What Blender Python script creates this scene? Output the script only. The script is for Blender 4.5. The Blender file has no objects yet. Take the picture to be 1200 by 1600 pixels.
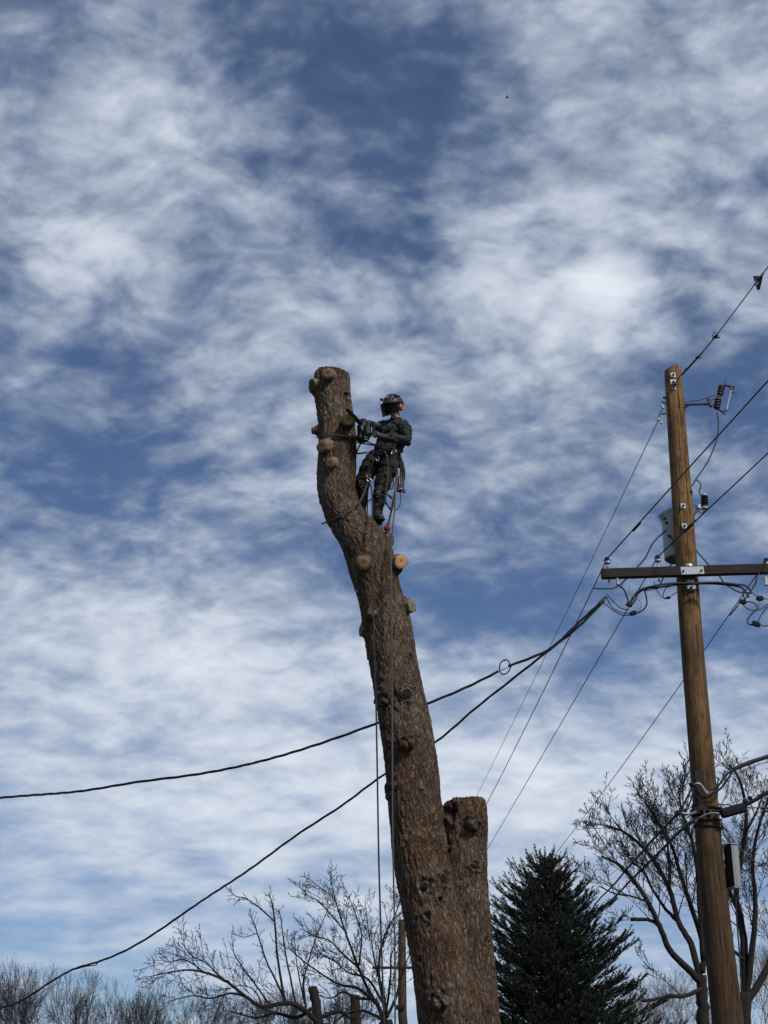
import bpy, math, random
import numpy as np
from mathutils import Vector, Matrix, noise
V = Vector
random.seed(7); rng = np.random.default_rng(7)
scene = bpy.context.scene
C = scene.collection

# ------------------------------------------------------------ camera
PITCH = math.radians(21.6); FPX = 2270.0; CAM = V((0, 0, 1.6))
cam_data = bpy.data.cameras.new('camera'); cam = bpy.data.objects.new('camera', cam_data); C.objects.link(cam)
cam.location = CAM; cam.rotation_euler = (math.radians(90) + PITCH, 0, 0)
cam_data.sensor_fit = 'VERTICAL'; cam_data.sensor_height = 36.0; cam_data.lens = 36.0 * FPX / 1600
cam_data.clip_start = 0.1; cam_data.clip_end = 5000
scene.camera = cam
FW = V((0, math.cos(PITCH), math.sin(PITCH))); UP = V((0, -math.sin(PITCH), math.cos(PITCH)))

def ray(px, py):
    return FW * FPX + V((1, 0, 0)) * (px - 600) + UP * (800 - py)
def P(px, py, Y):
    d = ray(px, py); return CAM + d * (Y / d.y)
def proj(p):
    q = p - CAM; w = q.dot(FW); return 600 + FPX * q.x / w, 800 - FPX * q.dot(UP) / w
def mpp(px, py, Y):                       # metres per pixel there
    return (P(px, py, Y) - CAM).dot(FW) / FPX

# ------------------------------------------------------------ sky, sun, exposure
SUN_EL, SUN_AZ = 42.0, 40.0              # azimuth: degrees to the right of straight behind the camera
sd = V((math.sin(math.radians(SUN_AZ)) * math.cos(math.radians(SUN_EL)), -math.cos(math.radians(SUN_AZ)) * math.cos(math.radians(SUN_EL)), math.sin(math.radians(SUN_EL))))
sl = bpy.data.lights.new('sun', 'SUN'); sl.energy = 2.8; sl.angle = math.radians(10); sl.color = (1, .94, .86)
so = bpy.data.objects.new('sun', sl); C.objects.link(so); so.location = (0, -10, 30)
so.rotation_euler = sd.to_track_quat('Z', 'Y').to_euler()
vs = scene.view_settings; vs.view_transform = 'Standard'; vs.look = 'None'; vs.gamma = 1; vs.exposure = 0.0

class G:                                   # small node-graph helper
    def __init__(s, tree): s.t = tree; s.n = tree.nodes; s.l = tree.links
    def node(s, typ, **k):
        n = s.n.new(typ)
        for a, b in k.items(): setattr(n, a, b)
        return n
    def put(s, sock, v):
        if isinstance(v, bpy.types.NodeSocket): s.l.new(v, sock)
        elif v is not None: sock.default_value = v
    def math(s, op, a, b=None, c=None, clamp=False):
        n = s.node('ShaderNodeMath', operation=op, use_clamp=clamp)
        s.put(n.inputs[0], a); s.put(n.inputs[1], b); s.put(n.inputs[2], c); return n.outputs[0]
    def vec(s, op, a, b=None):
        n = s.node('ShaderNodeVectorMath', operation=op); s.put(n.inputs[0], a)
        if op == 'SCALE': s.put(n.inputs[3], b)
        else: s.put(n.inputs[1], b)
        return n.outputs['Value'] if op in ('LENGTH', 'DISTANCE', 'DOT_PRODUCT') else n.outputs[0]
    def noise(s, v, scale, detail=4, rough=.5, dist=0, col=False):
        n = s.node('ShaderNodeTexNoise'); s.put(n.inputs['Vector'], v); n.inputs['Scale'].default_value = scale
        n.inputs['Detail'].default_value = detail; n.inputs['Roughness'].default_value = rough; n.inputs['Distortion'].default_value = dist
        return n.outputs['Color'] if col else n.outputs[0]
    def mapr(s, v, a, b, c, d, kind='LINEAR'):
        n = s.node('ShaderNodeMapRange', interpolation_type=kind)
        for i, x in enumerate((v, a, b, c, d)): s.put(n.inputs[i], x)
        return n.outputs[0]
    def mix(s, f, a, b, mode='MIX'):
        n = s.node('ShaderNodeMix', data_type='RGBA', blend_type=mode)
        s.put(n.inputs[0], f); s.put(n.inputs[6], a if isinstance(a, bpy.types.NodeSocket) else (*a, 1)); s.put(n.inputs[7], b if isinstance(b, bpy.types.NodeSocket) else (*b, 1))
        return n.outputs[2]

world = bpy.data.worlds.new('World'); scene.world = world; world.use_nodes = True
g = G(world.node_tree); g.n.clear()
sky = g.node('ShaderNodeTexSky', sky_type='NISHITA', sun_disc=False)
sky.sun_elevation = math.radians(SUN_EL); sky.sun_rotation = math.radians(180 - SUN_AZ)
sky.altitude = 1600; sky.air_density = 1.0; sky.dust_density = .4; sky.ozone_density = 2.0
tc = g.node('ShaderNodeTexCoord'); D0 = tc.outputs['Generated']
D = g.vec('NORMALIZE', D0)
sep = g.node('ShaderNodeSeparateXYZ'); g.put(sep.inputs[0], D)
zz = g.math('ADD', g.math('MAXIMUM', sep.outputs[2], 0.0), .16)
comb = g.node('ShaderNodeCombineXYZ'); g.put(comb.inputs[0], g.math('DIVIDE', sep.outputs[0], zz)); g.put(comb.inputs[1], g.math('DIVIDE', sep.outputs[1], zz))
LAY = comb.outputs[0]                      # direction carried onto a flat cloud layer
w1 = g.vec('SCALE', g.vec('SUBTRACT', g.noise(D, 5.5, 5, .6, col=True), (.5, .5, .5)), .16)
DW = g.vec('ADD', D, w1)
DH = g.vec('MULTIPLY', DW, (1, 1, 2.4))
# cloud banks: (x, y, radius, weight, flat?) aimed as compass direction and height in the sky
banks = [(150,190,330,.26,0),(310,130,150,.08,0),(180,20,190,.12,0),(30,330,200,.08,0),(1010,110,290,.36,0),(860,60,190,.14,0),(1150,250,190,.14,0),(470,40,80,.12,0),
 (880,470,230,.40,0),(960,520,120,.30,0),(740,420,110,.14,0),(370,620,330,.20,1),(460,480,170,.12,0),(190,500,170,.08,0),(1040,280,120,.08,0),
 (470,740,210,.10,1),(640,560,130,.10,0),(1130,390,110,.10,0),(960,780,260,.14,1),(1150,760,130,.1,0),
 (300,950,560,.34,1),(80,960,260,.14,1),(560,960,110,.14,1),(700,1020,190,.26,1),(330,1100,560,.26,1),(860,1180,520,.36,1),(700,700,160,.08,0),
 (200,1330,640,.20,1),(640,1340,400,.16,1),(700,1240,300,.1,1),(1100,1100,260,.14,1),(100,1180,330,.1,1),(200,1440,420,.14,1),(100,1300,400,.22,1),(500,1340,420,.14,1),(350,1470,700,.22,1),(900,1500,500,.2,1),(950,1290,400,.16,1),(560,1460,300,.12,1),
 (540,130,230,-.13,0),(600,240,190,-.12,0),(440,190,120,-.12,0),(700,290,140,-.14,0),(430,50,110,-.10,0),(700,60,150,-.12,0),
 (30,470,160,-.16,0),(1060,480,110,-.22,0),(1010,600,150,-.10,0),(110,600,170,-.10,1),(300,830,520,-.22,1),(230,760,260,-.14,1),(60,860,180,-.12,1),
 (760,720,200,-.10,0),(720,910,220,-.12,1),(560,860,200,-.10,1),(900,920,260,-.05,1),(990,1060,230,-.18,1),(1140,1010,180,-.10,1),
 (150,1388,380,-.30,1),(480,1405,300,-.30,1),(900,1400,300,-.16,1),(80,1540,500,-.20,1),(320,520,110,-.08,0),(1130,640,120,-.08,0),(150,1250,260,-.06,1)]
S = None
for (x, y, r, a, flat) in banks:
    d = ray(x, y).normalized()
    c = (d.x, d.y, d.z * 2.4) if flat else tuple(d)
    dist = g.vec('DISTANCE', DH if flat else DW, c)
    m = g.mapr(dist, 0.0, r / FPX * (1.15 if flat else 1.25), a, 0.0, 'SMOOTHSTEP')
    S = m if S is None else g.math('ADD', S, m)
LW = g.vec('ADD', LAY, g.vec('SCALE', g.vec('SUBTRACT', g.noise(LAY, 1.6, 3, .5, col=True), (.5, .5, .5)), .30))
rot = g.node('ShaderNodeMapping'); g.put(rot.inputs[0], LW); rot.inputs['Rotation'].default_value = (0, 0, math.radians(-28)); rot.inputs['Scale'].default_value = (1.0, 1.15, 1)
RL = rot.outputs[0]
n1 = g.noise(RL, 1.7, 5, .5)
n2 = g.noise(g.vec('ADD', RL, (7.3, 2.1, 0)), 5.0, 4, .5)
z3 = g.math('ADD', g.math('MAXIMUM', sep.outputs[2], 0.0), .45); comb3 = g.node('ShaderNodeCombineXYZ'); g.put(comb3.inputs[0], g.math('DIVIDE', sep.outputs[0], z3)); g.put(comb3.inputs[1], g.math('DIVIDE', sep.outputs[1], z3))
L3_ = g.vec('ADD', comb3.outputs[0], g.vec('SCALE', g.vec('SUBTRACT', g.noise(comb3.outputs[0], 9, 2, .5, col=True), (.5, .5, .5)), .05))
rot3 = g.node('ShaderNodeMapping'); g.put(rot3.inputs[0], L3_); rot3.inputs['Rotation'].default_value = (0, 0, math.radians(35)); rot3.inputs['Scale'].default_value = (1.0, 1.35, 1)
n2b = g.noise(g.vec('ADD', rot3.outputs[0], (2.2, 5.4, 0)), 10.0, 4, .5)
n3 = g.noise(g.vec('ADD', rot3.outputs[0], (1.3, 9.1, 0)), 24.0, 5, .5)
n4 = g.noise(g.vec('ADD', rot3.outputs[0], (4.3, 3.1, 0)), 62.0, 5, .55)
dens = g.math('ADD', S, g.math('MULTIPLY', g.math('SUBTRACT', n1, .5), .9))
dens = g.math('ADD', dens, g.math('MULTIPLY', g.math('SUBTRACT', n2, .5), .95))
dens = g.math('ADD', dens, g.math('MULTIPLY', g.math('MULTIPLY', g.math('SUBTRACT', n2b, .5), .85), g.mapr(sep.outputs[2], .03, .3, .45, 1.0)))
lowf = g.mapr(sep.outputs[2], .03, .36, .22, 1.0)
dens = g.math('ADD', dens, g.math('MULTIPLY', g.math('MULTIPLY', g.math('SUBTRACT', n3, .5), 1.05), lowf))
dens = g.math('ADD', dens, g.math('MULTIPLY', g.math('MULTIPLY', g.math('SUBTRACT', n4, .5), .42), lowf))
dens = g.math('ADD', dens, .225)
alpha = g.mapr(dens, -.35, .85, .16, 1.0, 'SMOOTHSTEP')
skyc = g.mix(1.0, sky.outputs[0], (.60, .72, .92), 'MULTIPLY')
veil = g.mix(g.mapr(dens, -.05, 1.15, 0, 1), g.mix(g.mapr(sep.outputs[2], .05, .35, 0, 1), (3.0, 4.5, 7.2), (1.9, 2.8, 4.6)), (9.6, 10.3, 11.3))
ccol = veil
col = g.mix(alpha, skyc, ccol)
bgn = g.node('ShaderNodeBackground'); g.put(bgn.inputs[0], col); bgn.inputs[1].default_value = .08
out = g.node('ShaderNodeOutputWorld'); g.l.new(bgn.outputs[0], out.inputs[0])
world.cycles.sampling_method = 'MANUAL'; world.cycles.sample_map_resolution = 512

# ------------------------------------------------------------ materials
def pmat(name, rough=.7, metal=0.0, spec=.4):
    m = bpy.data.materials.new(name); m.use_nodes = True
    gg = G(m.node_tree); b = m.node_tree.nodes['Principled BSDF']
    b.inputs['Roughness'].default_value = rough; b.inputs['Metallic'].default_value = metal
    b.inputs['Specular IOR Level'].default_value = spec
    return m, gg, b
def bump(gg, b, h, strength=.5, dist=.01):
    n = gg.node('ShaderNodeBump'); n.inputs['Strength'].default_value = strength; n.inputs['Distance'].default_value = dist
    gg.put(n.inputs['Height'], h); gg.l.new(n.outputs[0], b.inputs['Normal'])
def simple(name, c1, c2, scale=20, rough=.7, metal=0.0, stretch=(1, 1, 1), bmp=.3, bd=.004, spec=.4, detail=6):
    m, gg, b = pmat(name, rough, metal, spec)
    t = gg.node('ShaderNodeTexCoord').outputs['Object']; v = gg.vec('MULTIPLY', t, stretch)
    n = gg.noise(v, scale, detail, .6)
    f = gg.mapr(n, .3, .7, 0, 1)
    gg.put(b.inputs['Base Color'], gg.mix(f, c1, c2))
    if bmp: bump(gg, b, n, bmp, bd)
    return m
M = {}
def bark_mat(name, dark, mid, light, red):
    m, gg, b = pmat(name, .92, 0, .2)
    a = gg.node('ShaderNodeAttribute', attribute_name='bark_co').outputs['Vector']
    k = gg.node('ShaderNodeAttribute', attribute_name='knot').outputs['Fac']
    cv = gg.node('ShaderNodeAttribute', attribute_name='cavity').outputs['Fac']
    aw = gg.vec('ADD', a, gg.vec('SCALE', gg.vec('SUBTRACT', gg.noise(a, 6, 3, .5, col=True), (.5, .5, .5)), .09))
    vo = gg.node('ShaderNodeTexVoronoi', feature='DISTANCE_TO_EDGE'); vo.inputs['Scale'].default_value = 1
    gg.put(vo.inputs['Vector'], gg.vec('MULTIPLY', aw, (30, 30, 7)))
    edge = gg.mapr(vo.outputs['Distance'], 0, .22, .35, 1)
    rn = gg.noise(gg.vec('MULTIPLY', aw, (1, 1, .20)), 26, 4, .6, .35)
    fis = gg.mapr(gg.math('ABSOLUTE', gg.math('SUBTRACT', rn, .5)), 0.0, .075, 0, 1)
    edge = gg.math('MULTIPLY', edge, fis)
    vo2 = gg.node('ShaderNodeTexVoronoi', feature='DISTANCE_TO_EDGE'); vo2.inputs['Scale'].default_value = 1
    gg.put(vo2.inputs['Vector'], gg.vec('MULTIPLY', aw, (60, 60, 18)))
    edge2 = gg.mapr(vo2.outputs['Distance'], 0, .2, 0, 1)
    fine = gg.noise(gg.vec('MULTIPLY', a, (1, 1, .45)), 70, 6, .65)
    big = gg.noise(a, 1.1, 4, .6)
    plate = gg.noise(gg.vec('MULTIPLY', aw, (1, 1, .5)), 16, 3, .5)
    c = gg.mix(gg.mapr(plate, .3, .7, 0, 1), mid, light)
    c = gg.mix(gg.mapr(big, .44, .62, 0, .85), c, red)
    c = gg.mix(gg.mapr(fine, .35, .7, .45, 0), c, dark)
    sh = gg.math('MULTIPLY', edge, gg.math('ADD', gg.math('MULTIPLY', edge2, .45), .55))
    crackamt = gg.mapr(gg.noise(a, 3.3, 3, .5), .35, .6, .75, 1)
    c = gg.mix(gg.math('MULTIPLY', gg.math('SUBTRACT', 1, sh), crackamt), c, dark)
    c = gg.mix(gg.math('MULTIPLY', cv, .5), c, dark)
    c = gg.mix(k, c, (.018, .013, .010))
    gg.put(b.inputs['Base Color'], c)
    h = gg.math('ADD', gg.math('MULTIPLY', sh, .7), gg.math('MULTIPLY', fine, .6))
    bump(gg, b, h, 1.0, .035)
    return m
M['bark'] = bark_mat('bark_grey_brown', (.030, .020, .014), (.335, .232, .152), (.52, .41, .31), (.35, .185, .105))
M['stub_bark'] = simple('stub_bark', (.07, .05, .038), (.30, .24, .19), 38, .95, 0, (1, 1, 1), .9, .02, .2)
def grain(name, c1, c2, c3):
    m, gg, b = pmat(name, .8, 0, .25)
    t = gg.node('ShaderNodeTexCoord').outputs['Object']
    xy = gg.vec('MULTIPLY', t, (1, 1, 0)); xyw = gg.vec('ADD', xy, gg.vec('SCALE', gg.noise(t, 14, 3, .5, col=True), .012))
    r = gg.vec('LENGTH', xyw)
    ring = gg.math('SINE', gg.math('MULTIPLY', r, 620))
    c = gg.mix(gg.mapr(ring, -1, 1, 0, .6), c1, c2)
    c = gg.mix(gg.mapr(r, .018, .03, .8, 0), c, c3)
    c = gg.mix(gg.mapr(gg.noise(t, 40, 5, .6), .45, .75, 0, .6), c, c3)
    gg.put(b.inputs['Base Color'], c); bump(gg, b, ring, .25, .002)
    return m
M['grain_fresh'] = grain('fresh_cut_wood', (.54, .34, .16), (.38, .21, .09), (.25, .12, .045))
M['grain_dull'] = grain('dull_cut_wood', (.31, .20, .11), (.21, .13, .07), (.11, .065, .035))
M['grain_dark'] = grain('dark_cut_wood', (.085, .06, .042), (.06, .042, .03), (.035, .025, .018))
M['grain_grey'] = grain('weathered_cut_wood', (.23, .22, .15), (.17, .16, .11), (.10, .085, .055))
def polewood(name, c1, c2, c3):
    m, gg, b = pmat(name, .75, 0, .3)
    t = gg.node('ShaderNodeTexCoord').outputs['Object']
    v = gg.vec('MULTIPLY', t, (1, 1, .05)); a = gg.noise(v, 34, 8, .65); cr = gg.noise(gg.vec('MULTIPLY', t, (1, 1, .022)), 60, 4, .6)
    blotch = gg.noise(t, 2.2, 5, .6); mott = gg.noise(gg.vec('MULTIPLY', t, (1, 1, .4)), 16, 5, .6)
    c = gg.mix(gg.mapr(a, .33, .68, 0, 1), c1, c2)
    c = gg.mix(gg.mapr(blotch, .42, .66, 0, .7), c, c3)
    c = gg.mix(gg.mapr(mott, .48, .66, 0, .75), c, c3)
    crk = gg.mapr(cr, .56, .62, 0, 1); c = gg.mix(gg.math('MULTIPLY', crk, .9), c, (.02, .013, .009))
    # the butt of the pole is older, split and darker than its top
    sepz = gg.node('ShaderNodeSeparateXYZ'); gg.put(sepz.inputs[0], t)
    c = gg.mix(gg.math('MULTIPLY', gg.mapr(sepz.outputs[2], 4.2, 6.2, 1, 0), gg.mapr(a, .3, .6, .97, .55)), c, (.034, .020, .013))
    c = gg.mix(gg.mapr(sepz.outputs[2], 5.5, 11.0, .55, 0), c, (.055, .030, .014))
    gg.put(b.inputs['Base Color'], c)
    bump(gg, b, gg.math('SUBTRACT', a, crk), .9, .018)
    return m
M['pole'] = polewood('treated_pole_wood', (.17, .088, .030), (.42, .235, .085), (.070, .036, .015))
M['far_pole'] = polewood('far_pole_wood', (.08, .052, .03), (.14, .095, .06), (.05, .035, .02))
M['arm'] = simple('crossarm_timber_and_case_shade', (.014, .010, .009), (.030, .021, .018), 30, .8, 0, (.1, 1, 1), .5, .004)  # also colours the cabinet case, where it paints the shaded side
M['galv'] = simple('galvanised_steel', (.38, .40, .42), (.52, .54, .56), 45, .45, .55, (1, 1, 1), .1)
M['tank'] = simple('grey_painted_tank', (.30, .33, .35), (.37, .40, .42), 7, .42, 0, (1, 1, .4), .05)
M['dsteel'] = simple('dark_steel', (.05, .053, .06), (.10, .105, .11), 40, .5, .6)
M['porc'] = simple('brown_porcelain', (.035, .027, .026), (.055, .042, .040), 30, .5, 0, spec=.4, bmp=0)
M['gporc'] = simple('grey_porcelain', (.30, .31, .33), (.40, .41, .43), 30, .3, 0, spec=.6, bmp=0)
M['rubber'] = simple('black_rubber', (.010, .010, .012), (.020, .020, .024), 50, .7, 0, spec=.2)
M['wire'] = simple('weathered_black_wire', (.015, .017, .022), (.03, .033, .04), 50, .5, .1)
M['bare'] = simple('bare_aluminium_wire', (.16, .17, .18), (.28, .29, .3), 60, .5, .5)
M['cab'] = simple('pale_grey_cabinet', (.24, .25, .25), (.31, .32, .32), 9, .5, 0, (1, 1, .3), .08)
M['shirt'] = simple('charcoal_knit', (.024, .026, .030), (.046, .049, .056), 55, .95, 0, (1, 1, 1), .5, .004, .15)
M['print'] = simple('faded_shirt_print', (.16, .17, .19), (.10, .11, .125), 90, .9, 0, bmp=0)
def camo():
    m, gg, b = pmat('dark_olive_work_cloth', .95, 0, .15)
    t = gg.node('ShaderNodeTexCoord').outputs['Object']
    n = gg.noise(t, 14, 4, .6, .6); n2 = gg.noise(gg.vec('ADD', t, (5, 3, 1)), 9, 4, .6)
    c = gg.mix(gg.mapr(n, .5, .54, 0, 1), (.022, .022, .018), (.050, .048, .037))
    c = gg.mix(gg.mapr(n2, .56, .6, 0, 1), c, (.012, .012, .012))
    gg.put(b.inputs['Base Color'], c); bump(gg, b, gg.noise(gg.vec('MULTIPLY', t, (1, 1, 2)), 26, 4, .6), .7, .012); return m
M['camo'] = camo()
M['webbing'] = simple('black_webbing', (.010, .010, .012), (.022, .022, .026), 60, .8)
M['boot'] = simple('black_leather', (.012, .011, .010), (.028, .025, .023), 30, .5)
M['gaiter'] = simple('grey_shin_cloth', (.055, .058, .062), (.085, .088, .092), 50, .85)
M['brown_cloth'] = simple('brown_gaiter', (.055, .026, .016), (.085, .04, .024), 40, .85)
M['glove'] = simple('grey_work_glove', (.035, .038, .042), (.075, .08, .086), 60, .85)
M['skin'] = simple('skin', (.30, .16, .11), (.37, .21, .15), 30, .55, 0, bmp=.05)
M['hair'] = simple('dark_hair', (.015, .011, .009), (.03, .022, .017), 60, .7)
M['helmet'] = simple('matt_black_helmet', (.016, .017, .019), (.026, .028, .031), 20, .5, 0, spec=.5, bmp=.03)
M['decal'] = simple('light_grey_decal', (.40, .41, .42), (.48, .49, .5), 30, .6, 0, bmp=0)
M['orange'] = simple('orange_plastic', (.36, .10, .02), (.44, .13, .025), 15, .4, 0, bmp=.02)
M['screen'] = simple('black_slot', (.006, .006, .007), (.012, .012, .014), 200, .8, spec=.1)
M['mesh'] = simple('black_visor_mesh', (.004, .004, .005), (.008, .008, .009), 200, .9, spec=.05, bmp=0)
M['mesh'].node_tree.nodes['Principled BSDF'].inputs['Alpha'].default_value = .78
M['sawbody'] = simple('dark_saw_housing', (.012, .012, .014), (.022, .022, .025), 20, .5, spec=.25)
M['steel'] = simple('bright_steel', (.32, .33, .35), (.42, .43, .45), 30, .42, .8, bmp=.05)
M['rope_olive'] = simple('dark_olive_rope', (.045, .043, .035), (.10, .095, .08), 130, .9)
M['rope_blue'] = simple('blue_grey_rope', (.055, .062, .066), (.105, .115, .12), 130, .9)
M['rope_dark'] = simple('dark_blue_rope', (.02, .026, .036), (.05, .058, .072), 130, .9)
M['rope_red'] = simple('faded_red_rope', (.20, .06, .04), (.30, .16, .13), 110, .9)
M['redball'] = simple('red_rubber_ball', (.28, .045, .022), (.36, .07, .035), 20, .45)
M['twig'] = simple('bare_twig_bark', (.022, .018, .016), (.055, .046, .040), 12, .9, bmp=0)
M['twig_red'] = simple('ruddy_twig_bark', (.018, .011, .010), (.040, .026, .022), 12, .9, bmp=0)
M['twig_far'] = simple('distant_twig_bark', (.028, .027, .028), (.055, .052, .052), 5, .9, bmp=0)
M['twig_pale'] = simple('pale_twig_bark', (.11, .092, .078), (.19, .165, .14), 8, .9, bmp=0)
M['limb'] = simple('limb_bark', (.011, .009, .008), (.028, .023, .020), 9, .95, 0, (1, 1, .3), .8, .03)
M['needle'] = simple('dark_spruce_needles', (.008, .013, .008), (.026, .036, .018), 4, .6, bmp=0)
M['bird'] = simple('dark_feather', (.02, .02, .022), (.04, .04, .045), 20, .8, bmp=0)
M['chip'] = simple('pale_wood_chip', (.30, .2, .11), (.4, .28, .16), 20, .8, bmp=0)

# ------------------------------------------------------------ object helpers
ORG = {}
def root(name, loc, label, cat, group=None):
    o = bpy.data.objects.new(name, None); C.objects.link(o); o.location = loc; o.empty_display_size = .2
    o['label'] = label; o['category'] = cat
    if group: o['group'] = group
    ORG[o.name] = V(loc); return o
def tag(o, label, cat, group=None):
    o['label'] = label; o['category'] = cat
    if group: o['group'] = group
    return o
class MB:
    def __init__(s): s.v = []; s.f = []
    def tube(s, path, rad, n=8, cap=True, ell=None):
        path = [V(p) for p in path]; m = len(path)
        if not hasattr(rad, '__len__'): rad = [rad] * m
        T = [(path[min(i + 1, m - 1)] - path[max(i - 1, 0)]).normalized() for i in range(m)]
        a = V((0, 0, 1)) if abs(T[0].z) < .9 else V((1, 0, 0))
        U = (a - T[0] * a.dot(T[0])).normalized(); b0 = len(s.v)
        for i in range(m):
            U = (U - T[i] * U.dot(T[i])); U = U.normalized() if U.length > 1e-6 else T[i].orthogonal().normalized()
            W = T[i].cross(U)
            for k in range(n):
                an = 2 * math.pi * k / n
                off = (U * math.cos(an) + W * math.sin(an)) * rad[i]
                if ell: off = V((off.x * ell[0], off.y * ell[1], off.z * ell[2]))
                s.v.append(path[i] + off)
        for i in range(m - 1):
            for k in range(n):
                k2 = (k + 1) % n
                s.f.append((b0 + i * n + k, b0 + i * n + k2, b0 + (i + 1) * n + k2, b0 + (i + 1) * n + k))
        if cap:
            s.f.append(tuple(b0 + k for k in range(n))[::-1]); s.f.append(tuple(b0 + (m - 1) * n + k for k in range(n)))
        return s
    def box(s, c, ax, ay, az, sx, sy, sz, bev=0.0):
        c = V(c); ax, ay, az = V(ax).normalized(), V(ay).normalized(), V(az).normalized(); b0 = len(s.v)
        if bev <= 0:
            for i in (-1, 1):
                for j in (-1, 1):
                    for k in (-1, 1): s.v.append(c + ax * (i * sx / 2) + ay * (j * sy / 2) + az * (k * sz / 2))
            s.f += [tuple(b0 + q for q in t) for t in ((0, 1, 3, 2), (4, 6, 7, 5), (0, 4, 5, 1), (2, 3, 7, 6), (0, 2, 6, 4), (1, 5, 7, 3))]
            return s
        bm_ring = []                        # bevelled outline extruded along az with inset ends
        for (z, ins) in ((-sz / 2, bev), (-sz / 2 + bev, 0), (sz / 2 - bev, 0), (sz / 2, bev)):
            hx, hy = sx / 2 - ins, sy / 2 - ins; q = bev
            ring = [(hx - q, -hy), (hx, -hy + q), (hx, hy - q), (hx - q, hy), (-hx + q, hy), (-hx, hy - q), (-hx, -hy + q), (-hx + q, -hy)]
            for (x, y) in ring: s.v.append(c + ax * x + ay * y + az * z)
        for r in range(3):
            for k in range(8):
                k2 = (k + 1) % 8; s.f.append((b0 + r * 8 + k, b0 + r * 8 + k2, b0 + r * 8 + 8 + k2, b0 + r * 8 + 8 + k))
        s.f.append(tuple(b0 + k for k in range(8))[::-1]); s.f.append(tuple(b0 + 24 + k for k in range(8)))
        return s
    def ball(s, c, rx, ry=None, rz=None, n=12, m=8, mat=None):
        ry = ry or rx; rz = rz or rx; b0 = len(s.v); c = V(c)
        def pt(v): return c + (mat @ v if mat else v)
        s.v.append(pt(V((0, 0, rz))))
        for i in range(1, m):
            t = math.pi * i / m
            for k in range(n):
                a = 2 * math.pi * k / n; s.v.append(pt(V((rx * math.sin(t) * math.cos(a), ry * math.sin(t) * math.sin(a), rz * math.cos(t)))))
        s.v.append(pt(V((0, 0, -rz)))); e = len(s.v) - 1
        for k in range(n): s.f.append((b0, b0 + 1 + k, b0 + 1 + (k + 1) % n)); s.f.append((e, e - n + (k + 1) % n, e - n + k))
        for i in range(m - 2):
            for k in range(n):
                k2 = (k + 1) % n; a = b0 + 1 + i * n; s.f.append((a + k, a + n + k, a + n + k2, a + k2))
        return s
    def lathe(s, base, axis, prof, n=20):   # prof: (distance along axis, radius)
        ax = V(axis).normalized(); base = V(base); u = ax.orthogonal().normalized(); w = ax.cross(u); b0 = len(s.v)
        for (h, r) in prof:
            for k in range(n):
                a = 2 * math.pi * k / n; s.v.append(base + ax * h + (u * math.cos(a) + w * math.sin(a)) * max(r, 1e-4))
        for i in range(len(prof) - 1):
            for k in range(n):
                k2 = (k + 1) % n; s.f.append((b0 + i * n + k, b0 + i * n + k2, b0 + (i + 1) * n + k2, b0 + (i + 1) * n + k))
        s.f.append(tuple(b0 + k for k in range(n))[::-1]); s.f.append(tuple(b0 + (len(prof) - 1) * n + k for k in range(n)))
        return s
def mesh_of(name, v, f, mat, smooth=True):
    me = bpy.data.meshes.new(name); me.from_pydata([tuple(p) for p in v], [], f); me.update()
    if smooth: me.polygons.foreach_set('use_smooth', [True] * len(me.polygons))
    if smooth == 'auto': me.set_sharp_from_angle(angle=math.radians(38))
    me.materials.append(mat); return me
def clusters(mb):
    par = list(range(len(mb.v)))
    def find(i):
        while par[i] != i: par[i] = par[par[i]]; i = par[i]
        return i
    for f in mb.f:
        a = find(f[0])
        for b in f[1:]: par[find(b)] = a
    comp = {}
    for i in range(len(mb.v)): comp.setdefault(find(i), []).append(i)
    bx = [[list(v), [min(mb.v[i][k] for i in v) - .006 for k in range(3)], [max(mb.v[i][k] for i in v) + .006 for k in range(3)]] for v in comp.values()]
    again = True
    while again:
        again = False
        for i in range(len(bx)):
            for j in range(i + 1, len(bx)):
                if all(bx[i][1][k] <= bx[j][2][k] and bx[j][1][k] <= bx[i][2][k] for k in range(3)):
                    bx[i] = [bx[i][0] + bx[j][0], [min(bx[i][1][k], bx[j][1][k]) for k in range(3)], [max(bx[i][2][k], bx[j][2][k]) for k in range(3)]]; del bx[j]; again = True; break
            if again: break
    res = []
    for ids, _, _ in sorted(bx, key=lambda q: -len(q[0])):
        ids = sorted(ids); mp = {v: k for k, v in enumerate(ids)}; q = MB(); q.v = [mb.v[i] for i in ids]; q.f = [tuple(mp[i] for i in f) for f in mb.f if f[0] in mp]; res.append(q)
    return res
WHOLE = {'cooling_fins', 'saw_chain', 'chest_print'}
def obj(name, mb, mat, parent=None, smooth='auto', loc=None):
    if parent and smooth == 'auto' and name not in WHOLE:
        cs = clusters(mb)
        if len(cs) > 1:
            os_ = [obj1(name, q, mat, parent, smooth) for q in cs]; return os_[0]
    return obj1(name, mb, mat, parent, smooth, loc)
def obj1(name, mb, mat, parent=None, smooth='auto', loc=None):
    base = ORG[parent.name] if parent else V(loc if loc is not None else (sum((V(p) for p in mb.v), V()) / len(mb.v)))
    me = mesh_of(name, [V(p) - base for p in mb.v], mb.f, mat, smooth)
    o = bpy.data.objects.new(name, me); C.objects.link(o)
    if parent: o.parent = parent
    else: o.location = base
    ORG[o.name] = base; return o
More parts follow.
